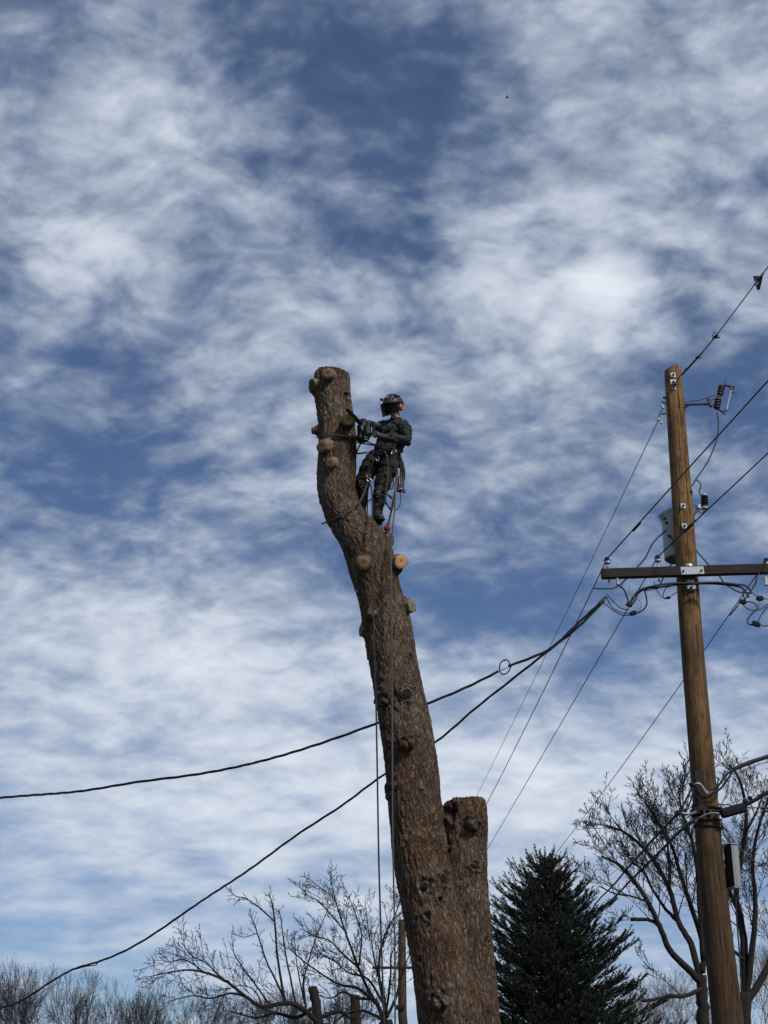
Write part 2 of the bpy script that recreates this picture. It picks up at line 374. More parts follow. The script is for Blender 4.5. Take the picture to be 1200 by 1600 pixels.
def catmull(pts, k=6):
    pts = [V(p) for p in pts]; q = [pts[0] * 2 - pts[1]] + pts + [pts[-1] * 2 - pts[-2]]; outp = []
    for i in range(1, len(q) - 2):
        a, b, c, d = q[i - 1], q[i], q[i + 1], q[i + 2]
        for j in range(k):
            t = j / k; outp.append(.5 * ((2 * b) + (c - a) * t + (2 * a - 5 * b + 4 * c - d) * t * t + (3 * b - a - 3 * c + d) * t ** 3))
    outp.append(pts[-1]); return outp
def remesh(mb, voxel, smooth=3, fac=.5):
    me = mesh_of('tmp', mb.v, mb.f, M['bark'])
    o = bpy.data.objects.new('tmp', me); C.objects.link(o)
    r = o.modifiers.new('r', 'REMESH'); r.mode = 'VOXEL'; r.voxel_size = voxel
    if smooth:
        s = o.modifiers.new('s', 'SMOOTH'); s.iterations = smooth; s.factor = fac
    dg = bpy.context.evaluated_depsgraph_get(); dg.update()
    me2 = bpy.data.meshes.new_from_object(o.evaluated_get(dg))
    bpy.data.objects.remove(o); bpy.data.meshes.remove(me)
    return me2
def link_mesh(name, me, mat, parent, base=None):
    base = ORG[parent.name] if parent else base
    n = len(me.vertices); co = np.empty(n * 3, np.float32); me.vertices.foreach_get('co', co)
    co = co.reshape(-1, 3) - np.array(base, np.float32); me.vertices.foreach_set('co', co.ravel())
    me.materials.clear(); me.materials.append(mat); me.polygons.foreach_set('use_smooth', [True] * len(me.polygons)); me.name = name
    o = bpy.data.objects.new(name, me); C.objects.link(o)
    if parent: o.parent = parent
    else: o.location = base
    ORG[o.name] = V(base); me.update(); return o
def organic(name, mb, mat, parent, voxel=.008, smooth=4, wr=0.0, wf=18, fac=.5, zs=1.6):
    me = remesh(mb, voxel, smooth, fac)
    if wr:
        for vtx in me.vertices:
            vtx.co = vtx.co + vtx.normal * wr * (noise.noise(V((vtx.co.x * wf * .8, vtx.co.y * wf * .8, vtx.co.z * wf * zs))) + .5 * noise.noise(vtx.co * wf * 2.3))
    return link_mesh(name, me, mat, parent)

# ------------------------------------------------------------ ground
gm, gg, gb = pmat('winter_grass', .95, 0, .1)
gt = gg.node('ShaderNodeTexCoord').outputs['Object']
gc = gg.mix(gg.mapr(gg.noise(gt, .5, 5, .6), .4, .6, 0, 1), (.105, .088, .045), (.065, .075, .032))
gg.put(gb.inputs['Base Color'], gg.mix(gg.mapr(gg.noise(gt, 24, 5, .7), .4, .7, 0, .6), gc, (.16, .13, .075)))
bump(gg, gb, gg.noise(gt, 30, 5, .7), .7, .05)
mb = MB(); N = 60; size = 1500.0
for i in range(N + 1):
    for j in range(N + 1):
        x = (i / N * 2 - 1); y = (j / N * 2 - 1); x = size * x * abs(x) ** 1.5; y = size * y * abs(y) ** 1.5
        rr = math.hypot(x, y); mb.v.append(V((x, y, .12 * noise.noise(V((x * .06, y * .06, 0))) * min(1, rr / 30))))
for i in range(N):
    for j in range(N): a = i * (N + 1) + j; mb.f.append((a, a + N + 1, a + N + 2, a + 1))
go = obj('ground', mb, gm, loc=(0, 0, 0)); go['kind'] = 'structure'

# ------------------------------------------------------------ the felled-down tree
TY = 17.5
EDGE = [(575,498,545),(580,494,547),(588,490,548),(600,488,549),(615,489,550),(640,494,553),(670,497,557),(700,496,558),(730,493,557),(760,494,554),(775,497,557),(800,504,569),
 (820,512,586),(840,523,608),(860,534,617),(880,541,622),(900,546,624),(920,555,628),(950,562,636),(980,567,645),(1000,570,648),(1040,578,656),(1080,584,664),
 (1120,591,673),(1160,596,680),(1200,601,686),(1240,604,690),(1280,606,694),(1340,612,702),(1400,624,716),(1450,632,734),(1500,640,742),(1550,647,754),(1600,652,764),(1700,656,782),(1800,655,800),(1900,640,830),(1960,600,865)]
EY = np.array([e[0] for e in EDGE], float); EC = np.array([(e[1] + e[2]) / 2 for e in EDGE]); ER = np.array([(e[2] - e[1]) / 2 for e in EDGE])
yy = np.arange(584, 1961, 6.0); cc = np.interp(yy, EY, EC); rrp = np.interp(yy, EY, ER)
ker = np.ones(5) / 5
cc[3:-3] = np.convolve(cc, ker, 'same')[3:-3]; sl_ = np.gradient(cc, yy); rrp = rrp * np.cos(np.arctan(sl_ * .85))
rrp[3:-3] = np.convolve(rrp, ker, 'same')[3:-3]
def TC(py): return float(np.interp(py, yy, cc)), float(np.interp(py, yy, rrp))
def trunk_pt(py, Y=TY): c, r = TC(py); return P(c, py, Y), r * mpp(c, py, Y)
main = [trunk_pt(y) for y in yy][::-1]
S2 = [(1252,725,32.5),(1262,726,34.5),(1285,727,35.5),(1330,726,35),(1400,727,36.5),(1500,735,39),(1600,742,40),(1700,742,44),(1800,738,50),(1960,730,66)]
y2 = np.arange(1252, 1961, 10.0); c2 = np.interp(y2, [s[0] for s in S2], [s[1] for s in S2]); r2 = np.interp(y2, [s[0] for s in S2], [s[2] for s in S2])
second = [(P(a, b, TY + .08), r * mpp(a, b, TY + .08)) for a, b, r in zip(c2, y2, r2)][::-1]
def F(px, py, off=0.0):
    """point on the front of the trunk seen at that pixel"""
    c, r = TC(py); m = mpp(c, py, TY); d = max(0.0, r * r - (px - c) ** 2)
    return P(px, py, TY - math.sqrt(d) * m - off)
tree = root('cut_tree', (trunk_pt(1900)[0].x, TY, 0), 'tall limbless tree trunk with sawn branch stubs that the climber stands on', 'tree')
mb = MB()
mb.tube([a for a, _ in main], [b - .012 for _, b in main], 28)
mb.tube([a for a, _ in second], [b - .012 for _, b in second], 24)
# swellings where limbs left the trunk: (px, py, dY, radius m)
for (x, y, dy, r) in ((500,605,-.02,.11),(604,845,.0,.105),(598,846,-.08,.09),(544,657,-.17,.095),(508,699,-.17,.105),(517,724,-.18,.09),(514,590,-.12,.11),(568,880,-.24,.11),(614,884,-.07,.135),
   (497,673,-.02,.065),(497,606,-.04,.11),(626,948,-.08,.13),(573,984,.05,.09),(601,1088,-.22,.085),(634,1084,-.24,.085),(583,957,-.24,.07),(637,1161,-.36,.07),(740,1284,-.20,.09),(687,1563,-.44,.08)):
    mb.ball(P(x, y, TY + dy), r, r, r * 1.1, 14, 10)
me = remesh(mb, .0135, 5, .6)
n = len(me.vertices); co = np.empty(n * 3, np.float64); nr = np.empty(n * 3, np.float64)
me.vertices.foreach_get('co', co); co = co.reshape(-1, 3)
me.vertices.foreach_get('normal', nr); nr = nr.reshape(-1, 3)
def cyl_coords(co, line):
    pts = np.array([tuple(a) for a, _ in line]); rad = np.array([b for _, b in line])
    seg = np.r_[0, np.cumsum(np.linalg.norm(np.diff(pts, axis=0), axis=1))]
    best = np.full(len(co), 1e9); S = np.zeros(len(co)); off = np.zeros((len(co), 3)); R = np.zeros(len(co))
    for i in range(len(pts) - 1):
        d = pts[i + 1] - pts[i]; L2 = d @ d; t = np.clip(((co - pts[i]) @ d) / L2, 0, 1); q = pts[i] + t[:, None] * d
        dist = np.linalg.norm(co - q, axis=1); k = dist < best
        best[k] = dist[k]; S[k] = seg[i] + t[k] * math.sqrt(L2); off[k] = (co - q)[k]; R[k] = rad[i]
    return best / R, S, off
d1, s1, o1 = cyl_coords(co, main); d2, s2, o2 = cyl_coords(co, second)
use2 = d2 < d1 * .97
S_ = np.where(use2, s2 + 3.7, s1); O_ = np.where(use2[:, None], o2, o1)
bark = np.stack([O_[:, 0], O_[:, 1] * 1.0 + np.where(use2, 5, 0), S_], 1)
knots = [(597,1088,9,1),(637,1083,9,1),(637,1161,8,1),(607,1234,8,.9),(657,1238,6,.3),(743,1284,12,.45),(706,1268,11,.8),(700,1333,6,.7),(742,1353,6,1),(693,1372,10,.9),(664,1383,11,.7),
 (688,1406,5,.6),(668,1430,6,.6),(687,1563,12,.9),(583,957,6,.5),(542,617,5,.7),(641,1024,3,.9),(608,1160,4,.3),(730,1540,7,.3),(760,1470,5,.4),(655,1500,5,.4)]
disp = np.zeros(n); knot = np.zeros(n)
front = nr[:, 1] < .35
for (x, y, r, a) in knots:
    on2 = x > 700; c, m_ = TC(y)[0], mpp(x, y, TY)
    if on2:
        cx = float(np.interp(y, y2, c2)); rr_ = float(np.interp(y, y2, r2)); kp = P(x, y, TY + .08 - math.sqrt(max(0, rr_ ** 2 - (x - cx) ** 2)) * m_)
    else: kp = F(x, y)
    rk = r * m_
    dd = co - np.array(kp); dd = dd * np.array([1, .45, .9]); dist = np.linalg.norm(dd, axis=1)
    ang = np.arctan2(dd[:, 2], dd[:, 0]); dist = dist * (1 + .18 * np.sin(ang * 3 + x) + .12 * np.sin(ang * 5 + y))
    f = np.where(front, 1.0, 0.0)
    disp += f * (.022 * a + .008) * np.exp(-((dist - rk * 1.15) / (rk * .38)) ** 2) - f * .06 * a * np.exp(-(dist / (rk * .68)) ** 2)
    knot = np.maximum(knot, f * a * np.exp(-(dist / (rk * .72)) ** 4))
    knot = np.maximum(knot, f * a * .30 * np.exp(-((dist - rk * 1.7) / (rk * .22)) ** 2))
cav = np.zeros(n)
for i in range(n):
    b = bark[i]; w = noise.noise_vector(V((b[0] * 5, b[1] * 5, b[2] * 3))) * .07
    dv, _ = noise.voronoi(V(((b[0] + w.x) * 19, (b[1] + w.y) * 19, (b[2] + w.z) * 4.2)))
    e = min(1.0, (dv[1] - dv[0]) / .32)
    rg = abs(noise.noise(V(((b[0] + w.x) * 15, (b[1] + w.y) * 15, (b[2] + w.z) * 2.6))) + .45 * noise.noise(V((b[0] * 34, b[1] * 34, b[2] * 7))))
    rg = min(1.0, rg / .16)
    fr = noise.noise(V((b[0] * 42, b[1] * 42, b[2] * 16)))
    lo = noise.noise(V((b[0] * 2.2, b[1] * 2.2, b[2] * 1.4)))
    amp = .5 + 1.0 * max(0.0, min(1.0, .5 + lo))
    e = .35 * e + .65 * rg
    disp[i] += .018 * amp * (e - .5) + .008 * fr + .014 * lo
    cav[i] = (1 - e) ** 2 * .9
co2 = co + nr * disp[:, None]
me.vertices.foreach_set('co', co2.ravel())
at = me.attributes.new('bark_co', 'FLOAT_VECTOR', 'POINT'); at.data.foreach_set('vector', bark.ravel().astype(np.float32))
at = me.attributes.new('knot', 'FLOAT', 'POINT'); at.data.foreach_set('value', np.clip(knot, 0, 1).astype(np.float32))
at = me.attributes.new('cavity', 'FLOAT', 'POINT'); at.data.foreach_set('value', cav.astype(np.float32))
link_mesh('trunk', me, M['bark'], tree)
print('trunk verts', n)

def stub(px, py, rpx, dY, d, L, mat='grain_fresh', flare=1.6, ell=1.0, name='branch_stub'):
    d = V(d).normalized(); c = P(px, py, TY + dY); r = rpx * mpp(px, py, TY + dY); b = c - d * L
    m = MB(); ph = random.random() * 9
    prof = [(0, flare), (.3, 1 + (flare - 1) * .55), (.55, 1.12), (.85, 1.02), (1, .99)]
    u = d.orthogonal().normalized(); w = d.cross(u); nn = 22
    for (t, q) in prof:
        for k in range(nn):
            a = 2 * math.pi * k / nn; rr = r * q * (1 + .06 * math.sin(2 * a + ph * 3) + .05 * math.sin(3 * a + ph) + .035 * math.sin(7 * a + ph * 2 + t * 3) + .03 * random.uniform(-1, 1))
            m.v.append(b + d * (L * t) + (u * math.cos(a) + w * math.sin(a)) * rr)
    for i in range(len(prof) - 1):
        for k in range(nn):
            k2 = (k + 1) % nn; m.f.append((i * nn + k, i * nn + k2, (i + 1) * nn + k2, (i + 1) * nn + k))
    m.f.append(tuple((len(prof) - 1) * nn + k for k in range(nn)))
    o = obj(name, m, M['stub_bark'], tree)
    disc = MB(); nn = 26; disc.v.append(V((0, 0, .002)))
    for q in (.5, .86, .93):
        for k in range(nn):
            a = 2 * math.pi * k / nn; rr = r * q * (1 + .06 * math.sin(2 * a + ph * 3) + .05 * math.sin(3 * a + ph) * .9); disc.v.append(V((rr * math.cos(a), rr * math.sin(a), .004 if q < .9 else -.004)))
    for k in range(nn): disc.f.append((0, 1 + k, 1 + (k + 1) % nn))
    for j in range(2):
        for k in range(nn): a0 = 1 + j * nn; disc.f.append((a0 + k, a0 + nn + k, a0 + nn + (k + 1) % nn, a0 + (k + 1) % nn))
    R = Matrix((u, w, d)).transposed().to_4x4()
    me_ = mesh_of('cut_face', disc.v, disc.f, M[mat])
    fo = bpy.data.objects.new('cut_face', me_); C.objects.link(fo); fo.parent = o
    fo.matrix_local = Matrix.Translation(c - ORG[o.name]) @ R
    return o
stub(512, 583, 9, -.33, (-.15, -1, -.25), .22, 'grain_dull', 1.6)
stub(487, 603, 12, -.10, (-1, -.45, -.25), .22, 'grain_dark', 1.5)
stub(545.5, 655, 9.6, -.37, (.12, -1, -.38), .22, 'grain_fresh', 1.35)
stub(488, 673, 5.5, -.02, (-1, -.3, -.15), .16, 'grain_dark', 2.7)
stub(503, 697, 9.8, -.31, (-.55, -1, -.35), .2, 'grain_dull', 1.6)
stub(515.5, 723, 7.6, -.34, (-.3, -1, -.35), .18, 'grain_dull', 1.6)
stub(611, 834, 6.5, -.05, (.8, -.25, .75), .14, 'grain_dull', 1.8)
stub(568, 879, 11, -.40, (-.12, -1, -.35), .2, 'grain_dull', 1.3)
stub(627, 877, 12, -.20, (.55, -.85, -.15), .26, 'grain_fresh', 1.35)
stub(644, 946, 11.5, -.16, (.90, -.62, -.02), .30, 'grain_grey', 1.7)
stub(583, 957, 4.8, -.36, (-.1, -1, 0), .12, 'grain_grey', 1.7)
stub(563.5, 985, 9.5, .0, (-1, -.3, .05), .12, 'grain_dull', 1.3)
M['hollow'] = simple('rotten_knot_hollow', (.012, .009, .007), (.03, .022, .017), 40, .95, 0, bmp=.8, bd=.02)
for (x, y, r, k, out) in ((598, 1088, 8.5, 'hollow', .05), (636, 1083, 8.5, 'hollow', .07), (743, 1284, 8.5, 'grain_dark', .012), (693, 1372, 7.5, 'hollow', .022), (688, 1563, 7.5, 'hollow', .02), (637, 1161, 6, 'hollow', .012), (742, 1353, 4, 'hollow', .008), (664, 1383, 5.5, 'hollow', .008)):
    if x > 700 : cx = float(np.interp(y, y2, c2)); rr_ = float(np.interp(y, y2, r2)); dy_ = .08 - math.sqrt(max(0, rr_ ** 2 - (x - cx) ** 2)) * mpp(x, y, TY)
    else: dy_ = F(x, y).y - TY
    stub(x, y, r, dy_ - out, ((x - TC(y)[0]) * .012 if x < 700 else .1, -1, -.22), .09 + out, k, 1.75, name='knot')
# loose bark strips and a dead twig on the left flank
m = MB(); m.tube([P(573, 992, TY - .05), P(574, 1010, TY - .05), P(575.2, 1031, TY - .06)], [.03, .024, .017], 5, ell=(1, .5, 1)); obj('bark_strip', m, M['stub_bark'], tree)
m = MB(); m.tube([P(562, 922, TY - .1), P(557, 923.5, TY - .14), P(554.5, 922, TY - .16)], [.02, .014, .012], 5); m.tube([P(496, 650, TY - .1), P(492.5, 645, TY - .14)], [.006, .003], 4)
obj('dead_twig', m, M['stub_bark'], tree)

# ------------------------------------------------------------ the climber
def J(px, py, dY): return P(px, py, TY + dY)
person = root('person', J(600, 826, .1), 'tree climber in black helmet, charcoal top and harness, standing on the trunk holding a chainsaw', 'person')
pel, waist, chest, neckb = J(600, 715, .12), J(607, 701, .12), J(616, 676, .13), J(619, 659, .12)
shL, shR = J(633, 664, .0), J(600, 663, .24)
elL, wrL, haL = J(635, 689, -.09), J(600, 682.5, -.27), J(589, 679, -.31)
elR, wrR, haR = J(592, 676, .08), J(589, 664.5, -.12), J(583.5, 663, -.20)
hiL, knL, anL, toL = J(610, 719, .05), J(594, 768, -.04), J(588.5, 806, .06), J(594, 819, -.08)
hiR, knR, anR, toR = J(586, 718, .18), J(566, 752, .10), J(566, 792, .22), J(560, 799, .12)
hc = J(614, 635, .07); fd = V((-.50, -.82, -.28)).normalized(); fr_ = fd.cross(V((0, 0, 1))).normalized() * -1   # fr_: wearer's left
if fr_.x < 0: fr_ = -fr_
fu = fr_.cross(fd).normalized()
if fu.z < 0: fu = -fu
HM = Matrix((fr_, fd, fu)).transposed() * 1.07     # head frame: x = wearer's left, y = forward, z = up
def H(x, y, z): return hc + HM @ V((x, y, z))
# body: one continuous skin
mb = MB()
mb.ball(H(0, -.012, .03), .076, .093, .088, 16, 12, HM); mb.ball(H(0, .022, -.035), .062, .072, .078, 14, 10, HM); mb.ball(H(0, .062, -.085), .03, .03, .024, 10, 8, HM)
mb.tube([H(0, .088, .012), H(0, .112, -.022), H(0, .100, -.034)], [.009, .014, .012], 8)
mb.tube([H(-.02, .088, -.062), H(0, .096, -.06), H(.02, .088, -.062)], [.006, .008, .006], 6)
for s in (-1, 1):
    mb.ball(H(.033 * s, .078, .012), .015, .012, .010, 8, 6, HM); mb.ball(H(.078 * s, -.01, -.008), .010, .02, .032, 8, 6, HM)
mb.tube([H(0, -.02, -.06), neckb + V((0, 0, .02)), chest], [.062, .066, .08], 12)
mb.tube([neckb, chest, waist, pel], [.07, .10, .095, .11], 16)
for a, b, c_ in ((shL, elL, wrL), (shR, elR, wrR)):
    mb.tube([chest.lerp(a, .3), a, a.lerp(b, .5), b, b.lerp(c_, .4), c_], [.06, .046, .042, .038, .039, .027], 12)
mb.tube([wrL, haL], [.027, .03], 10); mb.tube([wrR, haR], [.027, .03], 10)
for a, b, c_, t_ in ((hiL, knL, anL, toL), (hiR, knR, anR, toR)):
    mb.tube([a, a.lerp(b, .5), b, b.lerp(c_, .35), c_], [.085, .07, .052, .054, .036], 12); mb.tube([c_, c_.lerp(t_, .15), c_.lerp(t_, .3)], [.036, .030, .02], 10)
organic('body', mb, M['skin'], person, .007, 2)
# hair at the nape
mb = MB(); mb.ball(H(0, -.045, .0), .074, .07, .085, 14, 10, HM); obj('hair', mb, M['hair'], person)
# shirt
mb = MB()
mb.tube([neckb + (neckb - chest).normalized() * .05, neckb, neckb.lerp(chest, .45)], [.074, .108, .145], 18)
mb.tube([neckb.lerp(chest, .3), chest, chest.lerp(waist, .5), waist, waist.lerp(pel, .35)], [.14, .185, .178, .172, .175], 18, ell=(1.08, .85, 1))
for a, b, c_ in ((shL, elL, wrL), (shR, elR, wrR)):
    mb.tube([chest.lerp(a, .25), a.lerp(chest, .12), a.lerp(b, .25), a.lerp(b, .6), b, b.lerp(c_, .35), b.lerp(c_, .75), c_.lerp(b, .02)], [.115, .090, .084, .078, .072, .068, .055, .043], 14)
organic('shirt', mb, M['shirt'], person, .0075, 4, .024, 14)
# folds of the pushed-up sleeve and the pale print on the chest
fdn = V((-.48, -.88, 0)).normalized(); fs = V((.88, -.48, 0)).normalized()
mb = MB(); cpt = J(608.5, 667, -.07)
for (x, z, w, h, an) in ((-.03, .0, .05, .010, .6), (.0, .012, .06, .010, -.5), (.03, -.01, .05, .010, .7), (-.01, -.028, .055, .008, .15), (.02, .030, .04, .008, .9)):
    ax = fs * math.cos(an) + V((0, 0, 1)) * math.sin(an); mb.box(cpt + fs * x + V((0, 0, z)), ax, fdn, ax.cross(fdn), w, .05, h)
obj('chest_print', mb, M['print'], person)
# trousers
mb = MB()
mb.tube([waist.lerp(pel, .2), pel, pel + V((0, 0, -.08))], [.145, .165, .13], 18, ell=(1, .85, 1))
for a, b, c_ in ((hiL, knL, anL), (hiR, knR, anR)):
    mb.tube([pel.lerp(a, .5), a, a.lerp(b, .3), a.lerp(b, .65), b, b.lerp(c_, .3), b.lerp(c_, .6), b.lerp(c_, .9)], [.135, .130, .126, .112, .092, .084, .076, .062], 16)
organic('trousers', mb, M['camo'], person, .0075, 5, .024, 11, zs=1.3)
# thigh pocket
mb = MB(); tp = hiL.lerp(knL, .35) + V((.09, -.055, 0)); mb.box(tp, (.9, -.45, 0), (.45, .9, 0), (knL - hiL), .10, .06, .17, .012); obj('cargo_pocket', mb, M['camo'], person)
# shin pads with spur straps
for a, b, mt in ((knL, anL, 'gaiter'), (knR, anR, 'brown_cloth')):
    mb = MB(); mb.tube([a.lerp(b, .42), a.lerp(b, .7), a.lerp(b, .98)], [.078, .074, .062], 14); organic('gaiter', mb, M[mt], person, .008, 2, .006, 25)
    mb = MB(); mb.tube([a.lerp(b, .08), a.lerp(b, .2), a.lerp(b, .36)], [.086, .093, .084], 16); mb.ball(a.lerp(b, .2) + V((-.02, -.08, 0)), .045, .03, .055)
    pad = organic('climbing_pad', mb, M['webbing'], person, .008, 2, .006, 30)
    m2 = MB()
    for t in (.12, .3): c_ = a.lerp(b, t) + V((-.015, -.098, 0)); m2.tube([c_ + V((.022 * math.cos(q * .785), -.004, .016 * math.sin(q * .785))) for q in range(9)], .004, 6)
    obj('buckle', m2, M['steel'], pad)
# boots
for a, t_, k in ((anL, toL, knL), (anR, toR, knR)):
    mb = MB(); dirf = (t_ - a); flat = V((dirf.x, dirf.y, 0)).normalized()
    heel = a - flat * .055 + V((0, 0, -.075)); toe = a + flat * .20 + V((0, 0, -.095))
    mb.tube([a.lerp(k, .22), a, a + V((0, 0, -.05))], [.064, .056, .054], 14)
    mb.tube([heel, a + V((0, 0, -.055)) + flat * .04, a + flat * .13 + V((0, 0, -.082)), toe], [.045, .058, .050, .040], 12)
    bo = organic('boot', mb, M['boot'], person, .008, 3, .004, 30)
    m2 = MB(); sc_ = (heel + toe) / 2 + V((0, 0, -.038)); m2.box(sc_, flat, flat.cross(V((0, 0, 1))), (0, 0, 1), .31, .095, .022, .008); obj('sole', m2, M['rubber'], bo)
    m2 = MB(); m2.tube([a.lerp(k, .75) + V((.06, 0, 0)), a + V((.068, 0, 0)), a + V((.066, 0, -.10)), a + V((.0, 0, -.125))], [.008] * 4, 6); m2.tube([a + V((.06, 0, -.1)), a + V((.055, 0, -.16))], [.008, .002], 6); obj('climbing_spur', m2, M['dsteel'], bo)
# hands in work gloves, five curled fingers each
def hand(w, h, axis, curl, thumb, side):
    """fingers wrap a bar whose direction is axis; curl = the way they close"""
    m = MB(); d = (h - w).normalized(); axis = V(axis).normalized(); palm = h + d * .02
    m.tube([w - d * .035, w, w.lerp(h, .5)], [.040, .035, .034], 12)
    m.tube([w, h, palm], [.030, .036, .034], 12, ell=(1, 1, 1.15))
    for i, L in enumerate((.92, 1.0, .95, .78)):
        b = palm + axis * (.030 - .021 * i); cu = V(curl).normalized()
        m.tube([b - d * .01, b + d * .030 * L, b + d * .050 * L + cu * .022 * L, b + d * .042 * L + cu * .048 * L, b + d * .018 * L + cu * .058 * L], [.0115, .0105, .0100, .0095, .0075], 8)
    tb = h + V(thumb).normalized() * .026 - d * .01
    m.tube([tb - d * .015, tb + V(thumb).normalized() * .012 + d * .018, tb + d * .042 + V(curl).normalized() * .018, tb + d * .05 + V(curl).normalized() * .040], [.015, .0135, .0115, .009], 8)
    return organic(side, m, M['glove'], person, .0045, 2)
hand(wrL, haL, (.05, -.15, 1), (.35, .9, -.1), (-.2, -.2, 1), 'glove')
hand(wrR, haR, (.25, -.5, .8), (-.3, .8, -.5), (0, 0, 1), 'glove')
# helmet with visor and ear defenders
mb = MB(); segs = 28; rings = 12
for i in range(rings + 1):
    t = math.pi * .53 * i / rings
    for k in range(segs):
        a = 2 * math.pi * k / segs; fx = math.sin(t) * math.cos(a); fy = math.sin(t) * math.sin(a); z = math.cos(t)
        r = 1 + (.035 if z < .1 else 0) + (.03 * max(0, fy) if z < .25 else 0)
        ridge = 1 + .022 * max(0, math.cos(a * 2)) ** 8 * math.sin(t)
        mb.v.append(H(.118 * fx * r * ridge, .146 * fy * r - .008, .035 + .128 * z))
for i in range(rings):
    for k in range(segs): k2 = (k + 1) % segs; mb.f.append((i * segs + k, (i + 1) * segs + k, (i + 1) * segs + k2, i * segs + k2))
mb.f.append(tuple((rings) * segs + k for k in range(segs)))
helm = obj('helmet', mb, M['helmet'], person)
mb = MB(); mb.tube([H(.123 * math.sin(a), .152 * math.cos(a) - .008, .024) for a in np.linspace(-math.pi, math.pi, 29)], .008, 6)
mb.tube([H(.125 * math.sin(a), (.165 + .016 * math.cos(a)) * math.cos(a) - .008, .028) for a in np.linspace(-1.2, 1.2, 15)], .010, 6); obj('brim', mb, M['webbing'], helm)
mb = MB()
for s in (-1, 1):
    for j in range(5):
        a = .35 + j * .32; x = .1215 * math.cos(.28) * s; q = H(.112 * s * math.sin(1.15), -.008 + .135 * math.cos(a) * math.sin(1.1), .035 + .128 * .52)
        mb.box(q, HM @ V((0, 1, .3)), HM @ V((s * .88, 0, .47)), HM @ V((0, -.3, 1)), .017, .012, .042, .003)
obj('vent', mb, M['screen'], helm)
mb = MB(); mb.box(H(.0, .118, .105), HM @ V((1, 0, 0)), HM @ V((0, .75, .66)), HM @ V((0, -.66, .75)), .042, .012, .018, .002); obj('front_badge', mb, M['decal'], helm)
# visor: frame and dark mesh
def vis(u, v): a = u * 1.15; return H(.128 * math.sin(a), .02 + .150 * math.cos(a) + .018 * (1 - v), .022 - .155 * v * (1 - .10 * u * u))
mb = MB(); nu, nv = 18, 8
for j in range(nv + 1):
    for i in range(nu + 1): mb.v.append(vis(i / nu * 2 - 1, j / nv))
for j in range(nv + 1):
    for i in range(nu + 1): p = vis(i / nu * 2 - 1, j / nv); mb.v.append(p + (hc - p).normalized() * .003)
o2_ = (nu + 1) * (nv + 1)
for j in range(nv):
    for i in range(nu):
        a = j * (nu + 1) + i; mb.f.append((a, a + 1, a + nu + 2, a + nu + 1)); mb.f.append((o2_ + a, o2_ + a + nu + 1, o2_ + a + nu + 2, o2_ + a + 1))
visor = obj('visor', mb, M['mesh'], helm)
mb = MB(); loop = [vis(u, 0) for u in np.linspace(-1, 1, 12)] + [vis(1, v) for v in (.3, .6, .85)] + [vis(u, 1) for u in np.linspace(.93, -.93, 12)] + [vis(-1, v) for v in (.85, .6, .3, 0)]
mb.tube(loop, .0065, 6); obj('visor_frame', mb, M['helmet'], visor)
for s in (-1, 1):
    mb = MB(); c_ = H(.104 * s, -.012, -.032)
    mb.lathe(c_ - HM @ V((.022 * s, 0, 0)), HM @ V((s, 0, 0)), [(0, .030), (.004, .040), (.02, .043), (.036, .040), (.046, .030), (.049, .012)], 20)
    for i, p in enumerate(mb.v): q = p - c_; mb.v[i] = p + HM.col[2] * (q.dot(HM.col[2]) * .22)
    em = obj('ear_defender', mb, M['orange'], helm)
    mb = MB(); mb.tube([H(.118 * s, -.012, .08), H(.142 * s, -.012, .03), H(.150 * s, -.012, -.02)], .005, 6); mb.lathe(c_ - HM @ V((.034 * s, 0, 0)), HM @ V((s, 0, 0)), [(0, .03), (.004, .038), (.014, .038)], 16); obj('cushion_and_arm', mb, M['webbing'], em)
mb = MB(); mb.tube(catmull([H(.092, -.0, -.02), H(.07, .05, -.09), H(0, .085, -.115), H(-.07, .05, -.09), H(-.092, 0, -.02)], 4), .006, 6); obj('chin_strap', mb, M['webbing'], helm)
# harness
def ringpts(c, ax, r, n=20, k=(1, 1)):
    ax = V(ax).normalized(); u = ax.orthogonal().normalized()
    u = (V((1, 0, 0)) - ax * ax.x).normalized(); w = ax.cross(u)
    return [c + (u * math.cos(2 * math.pi * i / n) * k[0] + w * math.sin(2 * math.pi * i / n) * k[1]) * r for i in range(n + 1)]
mb = MB(); bax = waist - pel
bc = waist.lerp(pel, .4)
for dz in (-.018, .0, .018): mb.tube(ringpts(bc + bax.normalized() * dz, bax, .162, 24, (1, .86)), .014, 8)
harness = obj('harness', mb, M['webbing'], person)
for a, b in ((hiL, knL), (hiR, knR)):
    mb = MB(); c_ = a.lerp(b, .28)
    for dz in (-.012, .012): mb.tube(ringpts(c_ + (b - a).normalized() * dz, b - a, .128, 20), .011, 6)
    mb.tube([c_ + V((.11, -.04, .02)), bc + V((.13, -.06, 0))] if a is hiL else [c_ + V((-.08, -.07, .02)), bc + V((-.11, -.08, 0))], .010, 6); obj('leg_loop', mb, M['webbing'], harness)
def carabiner(px, py, dY, s=.05, tilt=0.0, mat='steel'):
    m = MB(); c_ = J(px, py, dY); pts = []
    for i in range(17):
        a = 2 * math.pi * i / 16; x, z = s * .55 * math.cos(a) * (1.1 if math.sin(a) > 0 else .8), s * math.sin(a)
        pts.append(c_ + V((x * math.cos(tilt) - z * math.sin(tilt), -.005 * math.cos(a), x * math.sin(tilt) + z * math.cos(tilt))))
    m.tube(pts, .0065, 6); return obj('carabiner', m, M[mat], harness)
carabiner(612, 701, -.10, .045, .6); carabiner(615, 706, -.12, .04, -.7); carabiner(590, 717, -.1, .035, .2); carabiner(575.5, 744, -.12, .035, .1)
carabiner(577, 750, -.14, .035, .9); carabiner(623.5, 710, .02, .05, .15); carabiner(593, 708, -.08, .03, 1.2)
